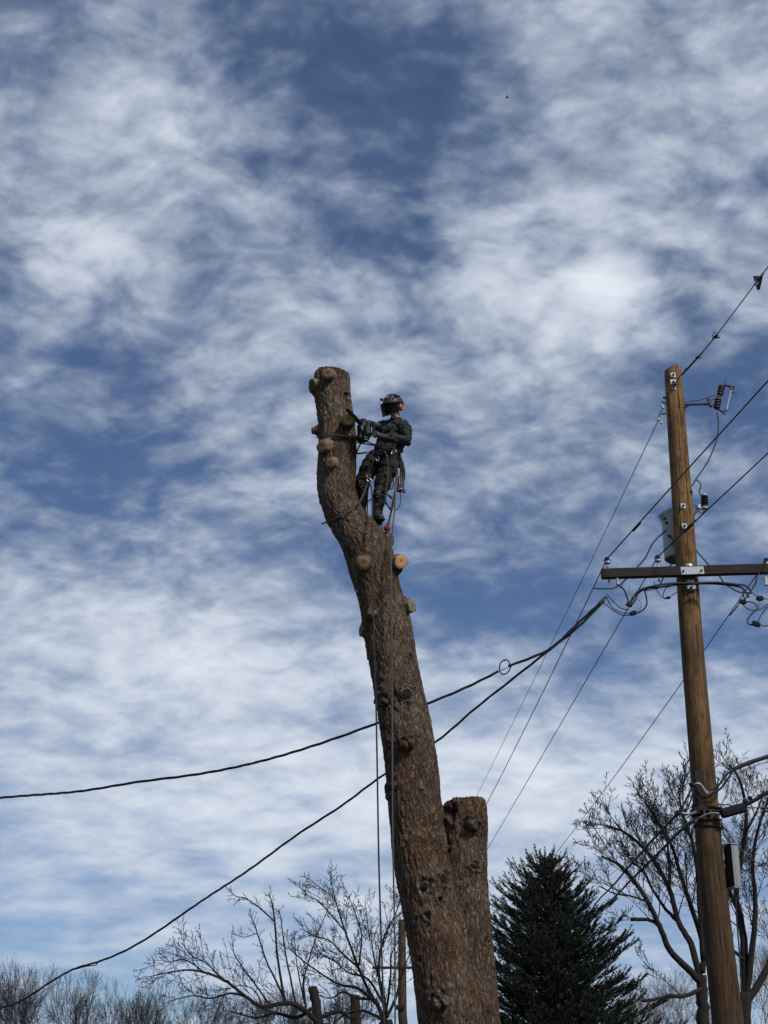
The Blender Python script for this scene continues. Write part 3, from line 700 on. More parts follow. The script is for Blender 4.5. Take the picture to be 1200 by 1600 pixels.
m = MB(); m.tube(catmull([J(573, 706, -.02), J(576, 722, -.1), J(576, 740, -.13)], 5), .007, 6); m.tube(catmull([J(586, 716, -.1), J(580, 730, -.12), J(576.5, 742, -.13)], 5), .007, 6)
m.tube(catmull([J(598, 702, -.10), J(592, 708, -.12), J(588, 715, -.11)], 5), .009, 6); m.box(J(577, 746, -.12), (1, 0, .2), (0, 1, 0), (-.2, 0, 1), .05, .03, .06, .01)
obj('bridge_webbing', m, M['webbing'], harness)
m = MB(); m.box(J(624, 722, .08), (1, 0, .1), (0, 1, 0), (-.12, 0, 1), .075, .07, .17, .015); obj('tool_pouch', m, M['webbing'], harness)
# gear hanging from the right of the picture
m = MB(); m.tube(catmull([J(624, 714, .05), J(628.5, 726, .05), J(630.5, 738, .03), J(630, 750, .02)], 5), .024, 8); m.tube(catmull([J(623, 716, .04), J(626, 730, .02), J(625.5, 748, .02)], 5), .012, 6); obj('gear_strap', m, M['webbing'], harness)
m = MB(); m.box(J(626, 757, .02), (1, 0, -.05), (0, 1, 0), (.05, 0, 1), .095, .05, .22, .015); m.tube([J(620, 751, .0), J(633, 768, .0)], .012, 6); m.tube([J(627, 768, .0), J(633.5, 769, .0)], .014, 8); fr2 = obj('friction_device', m, M['dsteel'], harness)
m = MB(); m.ball(J(626.5, 764, -.03), .018); m.tube([J(624.5, 748, -.03), J(624, 757, -.03)], .008, 6); obj('steel_pulley', m, M['steel'], fr2)
m = MB(); m.tube(catmull([J(605, 772, .0), J(612, 779, .0), J(609, 774, .0)], 4), .010, 6); m.tube(catmull([J(600, 784, .0), J(606, 790, .0), J(611, 796, .0)], 4), .010, 6); obj('loose_strap_end', m, M['webbing'], harness)
m = MB(); m.tube(catmull([J(566, 781, .05), J(573, 784.5, .0), J(580, 780, -.05)], 5), .008, 6); m.tube(catmull([J(558, 748, -.02), J(567, 747, -.06), J(574, 746, -.12)], 4), .009, 6); obj('foot_strap', m, M['webbing'], harness)

# ------------------------------------------------------------ chainsaw
saw = root('chainsaw', J(570, 674, -.30), 'black chainsaw with a guide bar reaching past a pale sawn stub', 'chainsaw')
m = MB(); ux = V((.93, .30, .1)); uz = V((-.08, -.05, 1)); uy = ux.cross(uz) * -1
m.box(J(569, 672, -.28), ux, uy, uz, .155, .17, .21, .03); m.box(J(566.5, 684, -.27), ux, uy, uz, .17, .15, .11, .03); m.box(J(568, 661, -.28), ux, uy, uz, .10, .13, .06, .015)
ho = obj('engine_housing', m, M['sawbody'], saw)
m = MB(); m.box(J(565.5, 668, -.385), ux, uy, uz, .03, .02, .06, .006); obj('side_badge', m, M['dsteel'], ho)
m = MB()
for k in range(5): m.box(J(571.5, 674 + k * 3.2, -.375), ux, uy, uz, .05, .02, .009)
obj('cooling_fins', m, M['dsteel'], ho)
m = MB(); lp = [J(577.5 + 5.2 * math.cos(a) , 670 + 12.5 * math.sin(a), -.36 + .05 * math.cos(a)) for a in np.linspace(0, 2 * math.pi, 21)]; m.tube(lp, .012, 8); obj('front_handle', m, M['rubber'], saw)
m = MB(); m.tube(catmull([J(573, 664, -.22), J(580, 662, -.20), J(584.5, 664, -.19), J(583, 676, -.2), J(576, 681, -.22)], 5), .016, 8); obj('rear_handle', m, M['rubber'], saw)
m = MB(); m.tube(catmull([J(572, 656, -.32), J(566, 655, -.36), J(561, 658, -.38)], 4), .011, 6); obj('hand_guard', m, M['rubber'], saw)
b0, b1 = J(565, 664, -.33), J(544.5, 642, -.46); bd = (b1 - b0).normalized(); bw = (V((.34, -.92, -.1)) - bd * V((.34, -.92, -.1)).dot(bd)).normalized(); bn = bd.cross(bw)
m = MB(); L = (b1 - b0).length; outl = []
for t in np.linspace(0, 1, 10): outl.append((L * t, .036 + .006 * math.sin(math.pi * t)))
for a in np.linspace(.3, math.pi - .3, 7): outl.append((L + .03 * math.sin(a), .036 * math.cos(a)))
outl += [(x, -w) for x, w in outl[:10][::-1]]
for s in (-1, 1):
    for x, w in outl: m.v.append(b0 + bd * x + bw * w + bn * (.003 * s))
k_ = len(outl); m.f.append(tuple(range(k_))[::-1]); m.f.append(tuple(range(k_, 2 * k_)))
for i in range(k_): m.f.append((i, (i + 1) % k_, k_ + (i + 1) % k_, k_ + i))
obj('guide_bar', m, M['dsteel'], saw)
m = MB(); m.tube([b0 + bd * x + bw * (w + (.004 if w > 0 else -.004)) for x, w in outl] , .0065, 5)
for i, (x, w) in enumerate(outl):
    if i % 1 == 0: q = b0 + bd * x + bw * (w * 1.18); m.box(q, bd, bw, bn, .018, .012, .008)
obj('saw_chain', m, M['rubber'], saw)
m = MB(); m.tube(catmull([J(565, 690, -.22), J(561, 698, -.2), J(557.5, 705.5, -.16), J(559, 708.5, -.12), J(566, 708, -.06), J(572, 707, -.02)], 5), .011, 6)
tag(obj('saw_strap', m, M['webbing']), 'black strap hanging below the chainsaw to the harness', 'strap')

# ------------------------------------------------------------ ropes
def rope(name, pts, r, mat, label, cat='rope', k=8, strands=False, group=None):
    m = MB(); m.tube(catmull(pts, k), r, 7); return tag(obj(name, m, M[mat]), label, cat, group)
back = lambda px, py, q: P(px, py, TY + q)
c_, r_ = TC(684); 
up = [back(603, 701, -.02), back(590, 697, -.16), back(575, 690.5, -.30), F(560, 686, .03) + V((.03, -.02, 0)), F(552, 684, .035), F(540, 681.5, .035), F(528, 680, .035), F(515, 680, .035), F(504, 681, .035), back(496.5, 683, -.02), back(497, 684, .12), back(510, 686, .30), back(535, 690, .33), back(560, 692, .28), back(590, 697, .26), back(612, 702, .20)]
rope('lanyard', up, .0095, 'rope_olive', 'olive flipline looped round the upper trunk to the climber\'s belt')
lo = [back(576, 752, -.12), back(571, 764, -.13), back(565, 778, -.18), back(561, 786, -.26), F(555, 792, .04), F(545, 799, .04), F(532, 806.5, .04), F(520, 812, .04), F(510, 816, .04), back(503.5, 818.5, -.02), back(507, 817, .16), back(525, 808, .34), back(550, 795, .36), back(570, 780, .25), back(577, 756, .02)]
rope('choking_line', lo, .0095, 'rope_olive', 'dark line wrapped low round the bend of the trunk below the climber')
rope('climbing_line', [J(577, 752, -.14), J(580.5, 765, -.16), J(581.5, 790, -.25)] + [P(581.5, 815, TY - .42), P(581.8, 850, TY - .43), P(582, 900, TY - .43), P(583, 950, TY - .42), P(585, 1030, TY - .38), P(587.5, 1100, TY - .30), P(589, 1180, TY - .30), P(592, 1350, TY - .30), P(596, 1480, TY - .3), P(600.5, 1610, TY - .3), P(608, 1850, TY - .3)], .011, 'rope_dark', 'dark climbing rope falling from the harness, left one of the two hanging ropes')
rope('tail_line', [J(620, 733, -.02), J(617.5, 760, -.06), J(617, 790, -.12), J(614.5, 815, -.25), P(612, 848, TY - .36), P(611, 880, TY - .42), P(611.5, 930, TY - .44), P(612, 1000, TY - .44), P(612.5, 1100, TY - .44), P(613, 1200, TY - .43), P(613.5, 1300, TY - .40), P(615.5, 1400, TY - .37), P(617, 1500, TY - .37), P(617.5, 1610, TY - .37), P(619, 1850, TY - .37)], .0105, 'rope_blue', 'blue grey rope down the face of the trunk, right of the two hanging ropes')
rope('rope_loop', [J(626, 769, .0), J(626, 782, -.02), J(624, 791, -.03), J(619, 797, -.04), J(616.5, 797, -.05)], .008, 'rope_blue', 'short blue rope loop under the friction device at the climber\'s hip')
rope('gear_loop', [J(614, 744, .04), J(614.5, 757, .03), J(612, 764, .02), J(607, 763, .0), J(605.5, 757, .0)], .007, 'rope_dark', 'thin dark cord loop beside the climber\'s thigh')
rope('hip_line', [J(596, 699, -.14), J(602, 707, -.16), J(606, 722, -.17), J(606.5, 742, -.17), J(603.5, 762, -.15), J(602.5, 780, -.1), J(607, 792, -.06), J(612, 800, -.02)], .0085, 'rope_olive', 'olive rope running down over the climber\'s front leg')
rope('spur_cord', [J(595, 812, -.04), J(597, 822, -.06), J(597.5, 832, -.08)], .007, 'rope_dark', 'short cord hanging beside the climber\'s lower boot')
fc = root('friction_saver', J(606, 826, -.08), 'faded red sling with a red ball knotted at the stub below the climber', 'sling')
m = MB(); m.tube(catmull([J(620.5, 744, .0), J(618.5, 764, -.02), J(614.5, 785, -.04), J(610.5, 803, -.06), J(607, 819, -.08)], 6), [.014] * 8 + [.019] * 8 + [.014] * 9, 8); obj('sling', m, M['rope_red'], fc)
m = MB(); m.tube([J(621.5, 735, .0), J(619, 762, -.02), J(616, 790, -.04)], .011, 6); obj('pale_webbing', m, M['rope_blue'], fc)
m = MB(); m.ball(J(605, 825.5, -.09), .048, .048, .045, 16, 12); m.tube([J(606, 818.5, -.08), J(604.5, 832, -.09)], .022, 8); obj('ball', m, M['redball'], fc)

# ------------------------------------------------------------ utility pole
PY = 19.5
PC = [(577,1051,13.5),(620,1054,14),(800,1067,16),(1000,1080.5,17.5),(1250,1102,19.5),(1400,1115,21.5),(1600,1137.5,24.3),(1800,1160,27),(1905,1172,28)]
py_ = np.linspace(577, 1905, 40); px_ = np.interp(py_, [p[0] for p in PC], [p[1] for p in PC]); pr_ = np.interp(py_, [p[0] for p in PC], [p[2] for p in PC])
for _ in range(2): px_[1:-1] = (px_[:-2] + px_[1:-1] * 2 + px_[2:]) / 4
def PX(y): return float(np.interp(y, py_, px_))
def PR(y): return float(np.interp(y, py_, pr_)) * mpp(1080, y, PY)
pole = root('utility_pole', (P(PX(1905), 1905, PY).x, PY, 0), 'tall brown wooden utility pole with a crossarm, nearest pole at the right', 'utility pole')
m = MB(); nn = 28
for i, (x, y) in enumerate(zip(px_[::-1], py_[::-1])):
    c_ = P(x, y, PY); r = PR(y)
    for k in range(nn):
        a = 2 * math.pi * k / nn; rr = r * (1 + .02 * noise.noise(V((math.cos(a) * 2, math.sin(a) * 2, c_.z * .3))) + .012 * noise.noise(V((math.cos(a) * 9, math.sin(a) * 9, c_.z * .6))))
        zc = 0
        if i == len(px_) - 1: zc = .045 * (math.cos(a) * .8) - .0
        if i == len(px_) - 1: rr *= .98
        m.v.append(c_ + V((math.cos(a) * rr, math.sin(a) * rr, zc)))
for i in range(len(px_) - 1):
    for k in range(nn): k2 = (k + 1) % nn; m.f.append((i * nn + k, i * nn + k2, (i + 1) * nn + k2, (i + 1) * nn + k))
m.f.append(tuple((len(px_) - 1) * nn + k for k in range(nn)))
shaft = obj('pole_shaft', m, M['pole'], pole)
def pf(px, py, off=0.0):                   # on the front of the pole
    r = PR(py); dx = (px - PX(py)) * mpp(px, py, PY); return P(px, py, PY - math.sqrt(max(0, r * r - dx * dx)) - off)
for (x, y, s) in ((1052, 586, .075), (1052, 597, .085), (1053, 606, .06), (1067.5, 790.5, .075), (1069.5, 822, .075)):
    m = MB(); c_ = pf(x, y, .006); m.box(c_, (1, 0, 0), (0, 1, 0), (0, 0, 1), s, .012, s * 1.05, .003); w_ = obj('washer_plate', m, M['galv'], shaft)
    m = MB(); m.lathe(c_ + V((0, 0, 0)), (0, -1, 0), [(0, .018), (.022, .018), (.024, .010), (.05, .010)], 6); obj('bolt', m, M['dsteel'], w_)
m = MB(); m.tube([pf(1052, 600, .02), pf(1055, 603, .06)], .016, 8); m.box(pf(1055.5, 600, .03), (1, 0, 0), (0, 1, 0), (0, 0, 1), .03, .06, .05, .005); obj('eye_bolt', m, M['dsteel'], shaft)
# crossarm
AY = PY - .26
aL, aR = P(939.5, 897, AY), P(1217, 888.5, AY); ad = (aR - aL).normalized(); an_ = V((0, 1, 0)); az_ = ad.cross(an_) * 1
if az_.z < 0: az_ = -az_
m = MB(); L = (aR - aL).length; m.box((aL + aR) / 2, an_, az_, ad, .105, .135, L, .006); arm = obj('crossarm', m, M['arm'], pole)
ctr = P(1080.5, 893.5, AY)
m = MB(); m.box(ctr + V((0, -.058, 0)), ad, an_, az_, .325, .010, .115, .003); pl = obj('arm_plate', m, M['galv'], arm)
m = MB()
for s in (-1, 1): m.lathe(ctr + ad * (.125 * s) + V((0, -.062, -.005)), (0, -1, 0), [(0, .016), (.014, .016), (.016, .009), (.035, .009)], 6)
obj('bolt', m, M['dsteel'], pl)
m = MB(); m.lathe(P(1076.5, 886, AY + .02) + V((0, 0, -.03)), (0, 0, 1), [(0, .062), (.05, .062), (.07, .05), (.075, .02)], 16); obj('arm_saddle', m, M['galv'], arm)
m = MB(); m.box(pf(1080, 918, .03), (1, 0, 0), (0, 1, 0), (0, 0, 1), .13, .06, .075, .012); m.box(pf(1079, 909, .02), (1, 0, 0), (0, 1, 0), (0, 0, 1), .11, .04, .06, .01); cl = obj('cable_clevis', m, M['galv'], pole)
m = MB(); m.lathe(pf(1080, 918, .055), (0, -1, 0), [(0, .02), (.02, .02), (.024, .01), (.05, .01)], 6); obj('bolt', m, M['dsteel'], cl)
def pin(px, py, name='pin_insulator'):
    base = P(px, 889, AY); top = P(px - .5, py, AY)
    m = MB(); m.tube([base + V((0, 0, -.11)), top + V((0, 0, -.05))], .011, 8); m.lathe(base + V((0, 0, .025)), (0, 0, 1), [(0, .026), (.008, .026)], 12); m.tube([base + V((0, 0, -.12)), base + V((0, 0, -.10))], .02, 6)
    p = obj('insulator_pin', m, M['galv'], arm)
    h = top + V((0, 0, -.045))
    m = MB(); m.lathe(h, (0, 0, 1), [(0, .045), (.004, .05), (.022, .048), (.035, .040)], 20); m2 = MB(); m2.lathe(h + V((0, 0, .0355)), (0, 0, 1), [(0, .038), (.006, .046), (.022, .046), (.030, .030), (.040, .030), (.048, .036), (.056, .030), (.060, .01)], 20)
    obj('insulator_skirt', m, M['gporc'], p); obj('insulator_cap', m2, M['porc'], p); return top + V((0, -.03, .02))
tA = pin(949, 876); tB = pin(1028, 873); tC = pin(1198, 878)
m = MB(); bb = P(965, 909, AY - .02); m.box(bb + V((0, 0, .03)), (1, 0, .1), (0, 1, 0), (-.1, 0, 1), .035, .03, .13, .01); m.tube([P(963, 889, AY), P(963.5, 884, AY)], .008, 6); m.ball(bb + V((0, 0, -.03)), .026); obj('spool_bracket', m, M['galv'], arm)
m = MB(); bb = P(1197, 908, AY - .06); m.box(bb, (1, 0, 0), (0, 1, 0), (0, 0, 1), .05, .04, .13, .008); obj('spool_bracket', m, M['galv'], arm)
m = MB(); m.tube([P(1030, 905, AY), P(1030, 908.5, AY)], .016, 6); m.tube([P(951.5, 906, AY), P(951.5, 910, AY)], .014, 6); obj('pin_nut', m, M['dsteel'], arm)
# left hardware near the top
hw = root('deadend_clamp', P(1033, 652, PY), 'small dead-end clamp with bolts on the left flank near the pole top', 'wire clamp')
m = MB(); m.tube([P(1040, 622, PY - .02), P(1037, 621, PY - .05)], .02, 6); m.tube([P(1040, 630, PY - .02), P(1034.5, 628, PY - .06)], .014, 6); m.tube([P(1040, 646, PY - .02), P(1035, 647, PY - .06)], .014, 6)
m.tube(catmull([P(1036, 628, PY - .06), P(1035, 638, PY - .08), P(1031, 648, PY - .08), P(1027, 655, PY - .06)], 5), .009, 6); obj('link', m, M['dsteel'], hw)
m = MB(); m.box(P(1035.5, 635, PY - .07), (1, 0, .3), (0, 1, 0), (-.3, 0, 1), .035, .035, .08, .008); m.box(P(1029, 655, PY - .06), (1, 0, .5), (0, 1, 0), (-.5, 0, 1), .05, .04, .05, .01); m.box(P(1033.5, 660, PY - .06), (1, 0, -.5), (0, 1, 0), (.5, 0, 1), .035, .04, .06, .01)
m.tube(catmull([P(1034, 662, PY - .06), P(1036, 654, PY - .06), P(1040, 648, PY - .02)], 4), .006, 5); obj('clamp_body', m, M['galv'], hw)

# transformer
TRY = PY + .42
tr = root('transformer', P(1064, 880, TRY), 'grey cylindrical transformer can mounted behind the utility pole', 'transformer')
tb_, tt_ = P(1063.5, 874, TRY), P(1063.5, 806, TRY); ht = tt_.z - tb_.z; R_ = 25 * mpp(1065, 840, TRY)
m = MB(); m.lathe(tb_, (0, 0, 1), [(0.03, R_ * .9), (.028, R_ * .93), (0, R_ * .95), (.012, R_), (ht * .5, R_), (ht, R_)], 40); tank = obj('tank', m, M['tank'], tr)
m = MB(); m.lathe(tb_ + V((0, 0, ht - .006)), (0, 0, 1), [(0, R_ * 1.035), (.035, R_ * 1.035), (.05, R_ * .98), (.095, R_ * .72), (.115, R_ * .3)], 36); obj('lid', m, M['tank'], tr)
m = MB(); q = tb_ + V((-R_ * .93, -.07, ht - .05)); m.box(q + V((-.03, 0, 0)), (1, 0, .4), (0, 1, 0), (-.4, 0, 1), .07, .02, .10, .004); q = tb_ + V((R_ * .93, -.07, ht - .05)); m.box(q + V((.03, 0, 0)), (1, 0, -.4), (0, 1, 0), (.4, 0, 1), .07, .02, .10, .004); obj('lifting_lug', m, M['tank'], tank)
for (ax_, zz_) in ((-.86, ht - .09), (-.80, ht - .17), (-.72, .30)):
    m = MB(); yv = -math.sqrt(1 - ax_ ** 2); q = tb_ + V((R_ * ax_, R_ * yv, zz_)); m.lathe(q, (ax_, yv, 0), [(0, .022), (.012, .022), (.014, .012), (.04, .012)], 10); obj('terminal', m, M['dsteel'], tank)
m = MB(); q = tb_ + V((-R_ * .66, -R_ * .76, .24)); m.tube(catmull([q + V((-.05, -.02, .06)), q + V((0, -.03, .01)), q + V((.02, -.03, -.05)), q + V((-.005, -.02, -.1))], 4), .007, 6); obj('ground_lead', m, M['wire'], tank)
for z in (.15, ht - .12):
    m = MB(); m.box(V((P(1068, 840, PY).x, PY + .16, tb_.z + z)), (1, 0, 0), (0, 1, 0), (0, 0, 1), .12, .14, .07, .006); obj('mount_bracket', m, M['galv'], tr)

m = MB(); m.lathe(tb_ + V((0, 0, -.004)), (0, 0, 1), [(0, R_ * .93), (.02, R_ * .93)], 40); obj('tank_underside_shade', m, M['dsteel'], tank)  # dark disc added to paint shade under the tank over the ground bounce
# fuse cutout on its bracket
CY = PY - .1
def ribs(m, a, b, r, nribs):
    ax = b - a; L = ax.length; prof = [(0, r * .6)]
    for i in range(nribs):
        t = (i + .5) / nribs * L; h = L / nribs
        prof += [(t - h * .38, r * .62), (t - h * .18, r), (t + h * .1, r * .96), (t + h * .2, r * .62)]
    prof.append((L, r * .6)); m.lathe(a, ax, prof, 18)
co_ = root('fuse_cutout', P(1070, 632, PY), 'fuse cutout with ribbed insulator and fuse tube on a bracket right of the pole top', 'fuse cutout')
m = MB(); m.tube([P(1066, 633, CY + .06), P(1080, 632, CY), P(1106, 631, CY)], .019, 10); m.tube(catmull([P(1067, 645, CY + .05), P(1070, 637, CY + .02), P(1077, 633, CY)], 4), .014, 8); m.box(P(1067.5, 634, PY - .02), (1, 0, 0), (0, 1, 0), (0, 0, 1), .04, .12, .22, .01); obj('bracket_arm', m, M['dsteel'], co_)
m = MB(); m.box(P(1109, 629, CY), (1, 0, .15), (0, 1, 0), (-.25, 0, 1), .05, .06, .15, .012); m.tube([P(1101, 631, CY), P(1106, 631, CY)], .028, 10); m.tube([P(1109, 625, CY), P(1123, 620.5, CY)], .010, 6); obj('clamp', m, M['dsteel'], co_)
m = MB(); ribs(m, P(1124.8, 617.5, CY), P(1128, 602.5, CY), .052, 4); ribs(m, P(1119.5, 638.5, CY), P(1122.5, 622.5, CY), .052, 4); m.lathe(P(1122.3, 623, CY), P(1125, 617, CY) - P(1122.3, 623, CY), [(0, .03), (.055, .03)], 14); obj('ribbed_insulator', m, M['porc'], co_)
m = MB(); m.tube([P(1127, 603, CY), P(1131, 601.5, CY), P(1148, 605, CY)], [.018, .02, .024], 8); m.tube([P(1132, 602, CY), P(1134, 592, CY)], .009, 6); m.box(P(1143, 607, CY), (1, 0, 0), (0, 1, 0), (0, 0, 1), .045, .04, .06, .01); m.tube([P(1118, 639, CY), P(1123, 639.5, CY), P(1132, 645, CY)], [.02, .018, .022], 8); m.box(P(1133, 641.5, CY), (1, 0, .3), (0, 1, 0), (-.3, 0, 1), .055, .04, .04, .01); m.tube([P(1130, 643, CY), P(1131.5, 647, CY)], .02, 6); obj('contact_arm', m, M['dsteel'], co_)
m = MB(); m.tube([P(1142.5, 608, CY), P(1135, 640, CY)], .014, 8); ft = obj('fuse_tube', m, M['galv'], co_)
m = MB(); m.tube([P(1148 + 2.6 * math.cos(a), 616.5 + 2.6 * math.sin(a), CY) for a in np.linspace(0, 6.28, 13)], .005, 5); m.tube([P(1141.5, 611, CY), P(1146, 614, CY)], .012, 6); obj('pull_ring', m, M['dsteel'], ft)

# surge arrester / bushing beside the pole
sa = root('surge_arrester', P(1086, 800, PY), 'black ribbed surge arrester on a small bracket right of the pole above the crossarm', 'surge arrester')
m = MB(); ribs(m, P(1101, 792, PY), P(1100.6, 774.5, PY), .055, 4); obj('ribbed_body', m, M['rubber'], sa)
m = MB(); m.lathe(P(1100.6, 774.8, PY), (0, 0, 1), [(0, .045), (.02, .042), (.032, .02)], 14); m.lathe(P(1101, 795, PY), (0, 0, 1), [(0, .05), (.03, .05)], 14); obj('end_cap', m, M['gporc'], sa)
m = MB(); m.lathe(P(1091.5, 795, PY + .02), (0, 0, 1), [(0, .045), (.05, .045), (.068, .03)], 14); m.box(P(1096, 794, PY), (1, 0, 0), (0, 1, 0), (0, 0, 1), .05, .04, .03, .005); obj('bracket_cap', m, M['galv'], sa)
m = MB(); m.tube(catmull([P(1083, 806, PY), P(1087, 800, PY), P(1091, 796.5, PY)], 4), .016, 6); m.tube(catmull([P(1083, 812, PY), P(1087, 801, PY), P(1092, 799, PY), P(1096, 802, PY), P(1100, 799, PY), P(1102, 796, PY)], 4), .008, 6); m.tube([P(1082, 802, PY), P(1084, 812, PY), P(1088.5, 816, PY)], [.02, .02, .006], 6); m.ball(P(1080.5, 768, PY - .1), .02); m.tube([P(1080.5, 764, PY - .1), P(1081.5, 774, PY - .1)], .009, 6); obj('support_arm', m, M['dsteel'], sa)

# ------------------------------------------------------------ wires
def carry_on(pts):
    pts = [V(p) for p in pts]                # a span that leaves the picture goes on to its next support
    for end in (0, -1):
        e = pts[end]; x, y = proj(e)
        if (x > 1240 or x < -60) and 0 < y < 1500 and e.y < 60:
            d = (e - pts[end + 1 if end == 0 else end - 2]).normalized(); ext = [e + d * t - V((0, 0, .0006 * t * t if d.z < .25 else .006 * t * t)) for t in (4, 9, 16, 25)]
            pts = ext[::-1] + pts if end == 0 else pts + ext
    return pts
def sagline(a, b, sag, n=28): return [a.lerp(b, t) - V((0, 0, 4 * sag * t * (1 - t))) for t in np.linspace(0, 1, n)]
def span(a, b, thru):                      # choose the sag so that the wire hangs through a sighted point
    best = None
    for s in np.linspace(-1, 4, 101):
        d = min((proj(p)[0] - thru[0]) ** 2 + (proj(p)[1] - thru[1]) ** 2 for p in sagline(a, b, s, 200)[1:-1])
        if best is None or d < best[0]: best = (d, s)
    print('sag', best); return best[1]
def wire(name, pts, r, mat, label, group=None, cat='cable', n=6):
    pts = carry_on(pts)
    m = MB(); m.tube(pts, r, n); return tag(obj(name, m, M[mat]), label, cat, group)
FY = 98.0
fp = lambda px, py: P(px, py, FY)
fars = [(P(1029, 656, PY - .05), fp(636, 1446), (745, 1243), 'thin grey wire receding from the pole top, leftmost of the four receding wires'),
        (tA, fp(590, 1508), (760, 1255), 'receding wire from the crossarm\'s left insulator to the distant pole'),
        (tB, fp(652, 1508), (762, 1327), 'wire from the crossarm\'s second insulator down towards the distant pole'),
        (tC, fp(672, 1508), (870, 1330), 'wire from the crossarm\'s right end passing behind the pole to the spruce')]
for i, (a, b, th, lab) in enumerate(fars):
    s = span(a, b, th); pts = sagline(a, b, s, 40); wire('power_line', pts, .0075 if i else .006, 'wire' if i else 'wire', lab, 'wires running to the distant pole')
# spans coming over the viewer's right shoulder
near = [(tA, (1050, 760, 17.6), (1200, 595, 15.2), (1420, 350, 12.5), 'wire from the crossarm\'s left insulator rising to the right across the pole'),
        (tB, (1090, 811, 18.4), (1200, 708, 16.8), (1420, 500, 13.8), 'wire from the crossarm\'s second insulator rising to the right past the surge arrester')]
for a, b, c_, d, lab in near:
    wire('power_line', catmull([a, P(*b), P(*c_), P(*d)], 8), .0095, 'wire', lab, 'wires rising to the upper right')
wire('power_line', catmull([tC, P(1300, 770, 17), P(1450, 600, 15)], 6), .0085, 'wire', 'wire leaving the right end of the crossarm out of the picture', 'wires rising to the upper right')
m = MB(); m.tube([P(989, 829, 18.75), P(1000, 817, 18.5)], .02, 6); tag(obj('wire_splice', m, M['rubber']), 'black splice sleeve on the wire left of the transformer', 'splice')
m = MB(); m.tube([P(1069, 831, 18.78), P(1082, 818.5, 18.5)], .021, 6); tag(obj('wire_splice', m, M['rubber']), 'black splice sleeve where the wire crosses in front of the pole', 'splice')
# guy / top wire with strain links
gp = [pf(1054, 601, .05), P(1064, 586, PY - .5), P(1090, 558, PY - 1.3), P(1117, 527, PY - 2.1), P(1184, 438, PY - 3.6), P(1203, 413, PY - 4.0), P(1400, 150, PY - 7)]
tw = wire('top_wire', catmull(gp, 6), .007, 'wire', 'thin wire rising from the pole top to the upper right with strain links on it')
dl = root('strain_link', P(1090, 558, PY - 1.3), 'dark strain links spliced into the wire just above the pole top', 'strain link')
def along(a, b, t): return a.lerp(b, t)
g1, g2, g3, g4 = gp[1], gp[2], gp[3], gp[4]; gd = (g3 - g1).normalized()
m = MB(); m.tube([g1 + V((.02, 0, 0)), g2 + V((.015, 0, 0)), g3], .009, 6); m.tube([g1, g2], .009, 6); obj('rod', m, M['dsteel'], dl)
m = MB()
for q, s in ((g1.lerp(g2, .35), .03), (g2, .034), (g3, .04), (g3.lerp(g4, .03), .03)):
    m.box(q, (1, 0, 0), (0, 1, 0), gd, s * 1.4, s, s * 1.8, .006)
m.tube([g3 + V((-.03, 0, .02)), g3 + V((0, 0, .09)), g3 + V((.05, 0, .03))], .008, 5); m.tube([g3 + V((.0, 0, -.01)), g3 + V((.07, 0, .0))], .012, 5); m.tube([g2, g2 + V((.05, 0, -.02))], .010, 5); obj('shackle', m, M['dsteel'], dl)
# star-shaped marker: two crossed wedges
st = root('star_marker', P(1185, 438, PY - 3.6), 'small dark star shaped marker of crossed plates on the wire at upper right', 'wire marker')
c_ = P(1184.5, 438.5, PY - 3.6); wd = (gp[5] - g4).normalized(); u = wd.cross(V((0, 1, 0))).normalized(); w = wd.cross(u)
m = MB()
for k in range(2):
    s = 1 if k else -1; th_ = .02; ax1 = (u * .85 + w * .35 * s).normalized(); ax2 = wd
    tri = [wd * (.115 * s), ax1 * .10 - wd * (.058 * s), ax1 * -.10 - wd * (.058 * s)]; nrm = ax1.cross(wd).normalized(); b0 = len(m.v)
    for q in (-1, 1):
        for t in tri: m.v.append(c_ + t + nrm * (th_ * q))
    m.f += [(b0, b0 + 1, b0 + 2), (b0 + 5, b0 + 4, b0 + 3)] + [(b0 + i, b0 + (i + 1) % 3, b0 + 3 + (i + 1) % 3, b0 + 3 + i) for i in range(3)]
m.box(c_, u, w, wd, .06, .06, .06, .01); obj('crossed_plate', m, M['dsteel'], st)
# twisted service drops
def twisted(name, pts, r, sr, pitch, label, k=10):
    path = carry_on(catmull(pts, k)); m = MB(); seg = [0.0]
    for i in range(1, len(path)): seg.append(seg[-1] + (path[i] - path[i - 1]).length)
    L = seg[-1]; nS = int(L / (pitch / 7)); arr = np.array([tuple(p) for p in path]); ss = np.linspace(0, L, nS)
    xs = [V((np.interp(s, seg, arr[:, 0]), np.interp(s, seg, arr[:, 1]), np.interp(s, seg, arr[:, 2]))) for s in ss]
    for j in range(3):
        q = []
        for i, s in enumerate(ss):
            t = (xs[min(i + 1, nS - 1)] - xs[max(i - 1, 0)]).normalized(); u = t.cross(V((0, 0, 1))).normalized(); w = t.cross(u)
            a = 2 * math.pi * (s / pitch + j / 3) + 1.2 * math.sin(s * 1.7); q.append(xs[i] + (u * math.cos(a) + w * math.sin(a)) * r + w * .012 * math.sin(s * 2.1 + .7 * math.sin(s * .9)))
        m.tube(q, sr, 5)
    return tag(obj(name, m, M['wire']), label, 'cable', 'twisted service drops')
twisted('service_drop', [P(943, 937, 19.3), P(900, 975, 19.35), P(860, 1013, 19.4), P(825, 1030, 19.45), P(795, 1042, 19.5)], .012, .0095, .8, 'upper twisted service cable between the crossarm and the small loop')
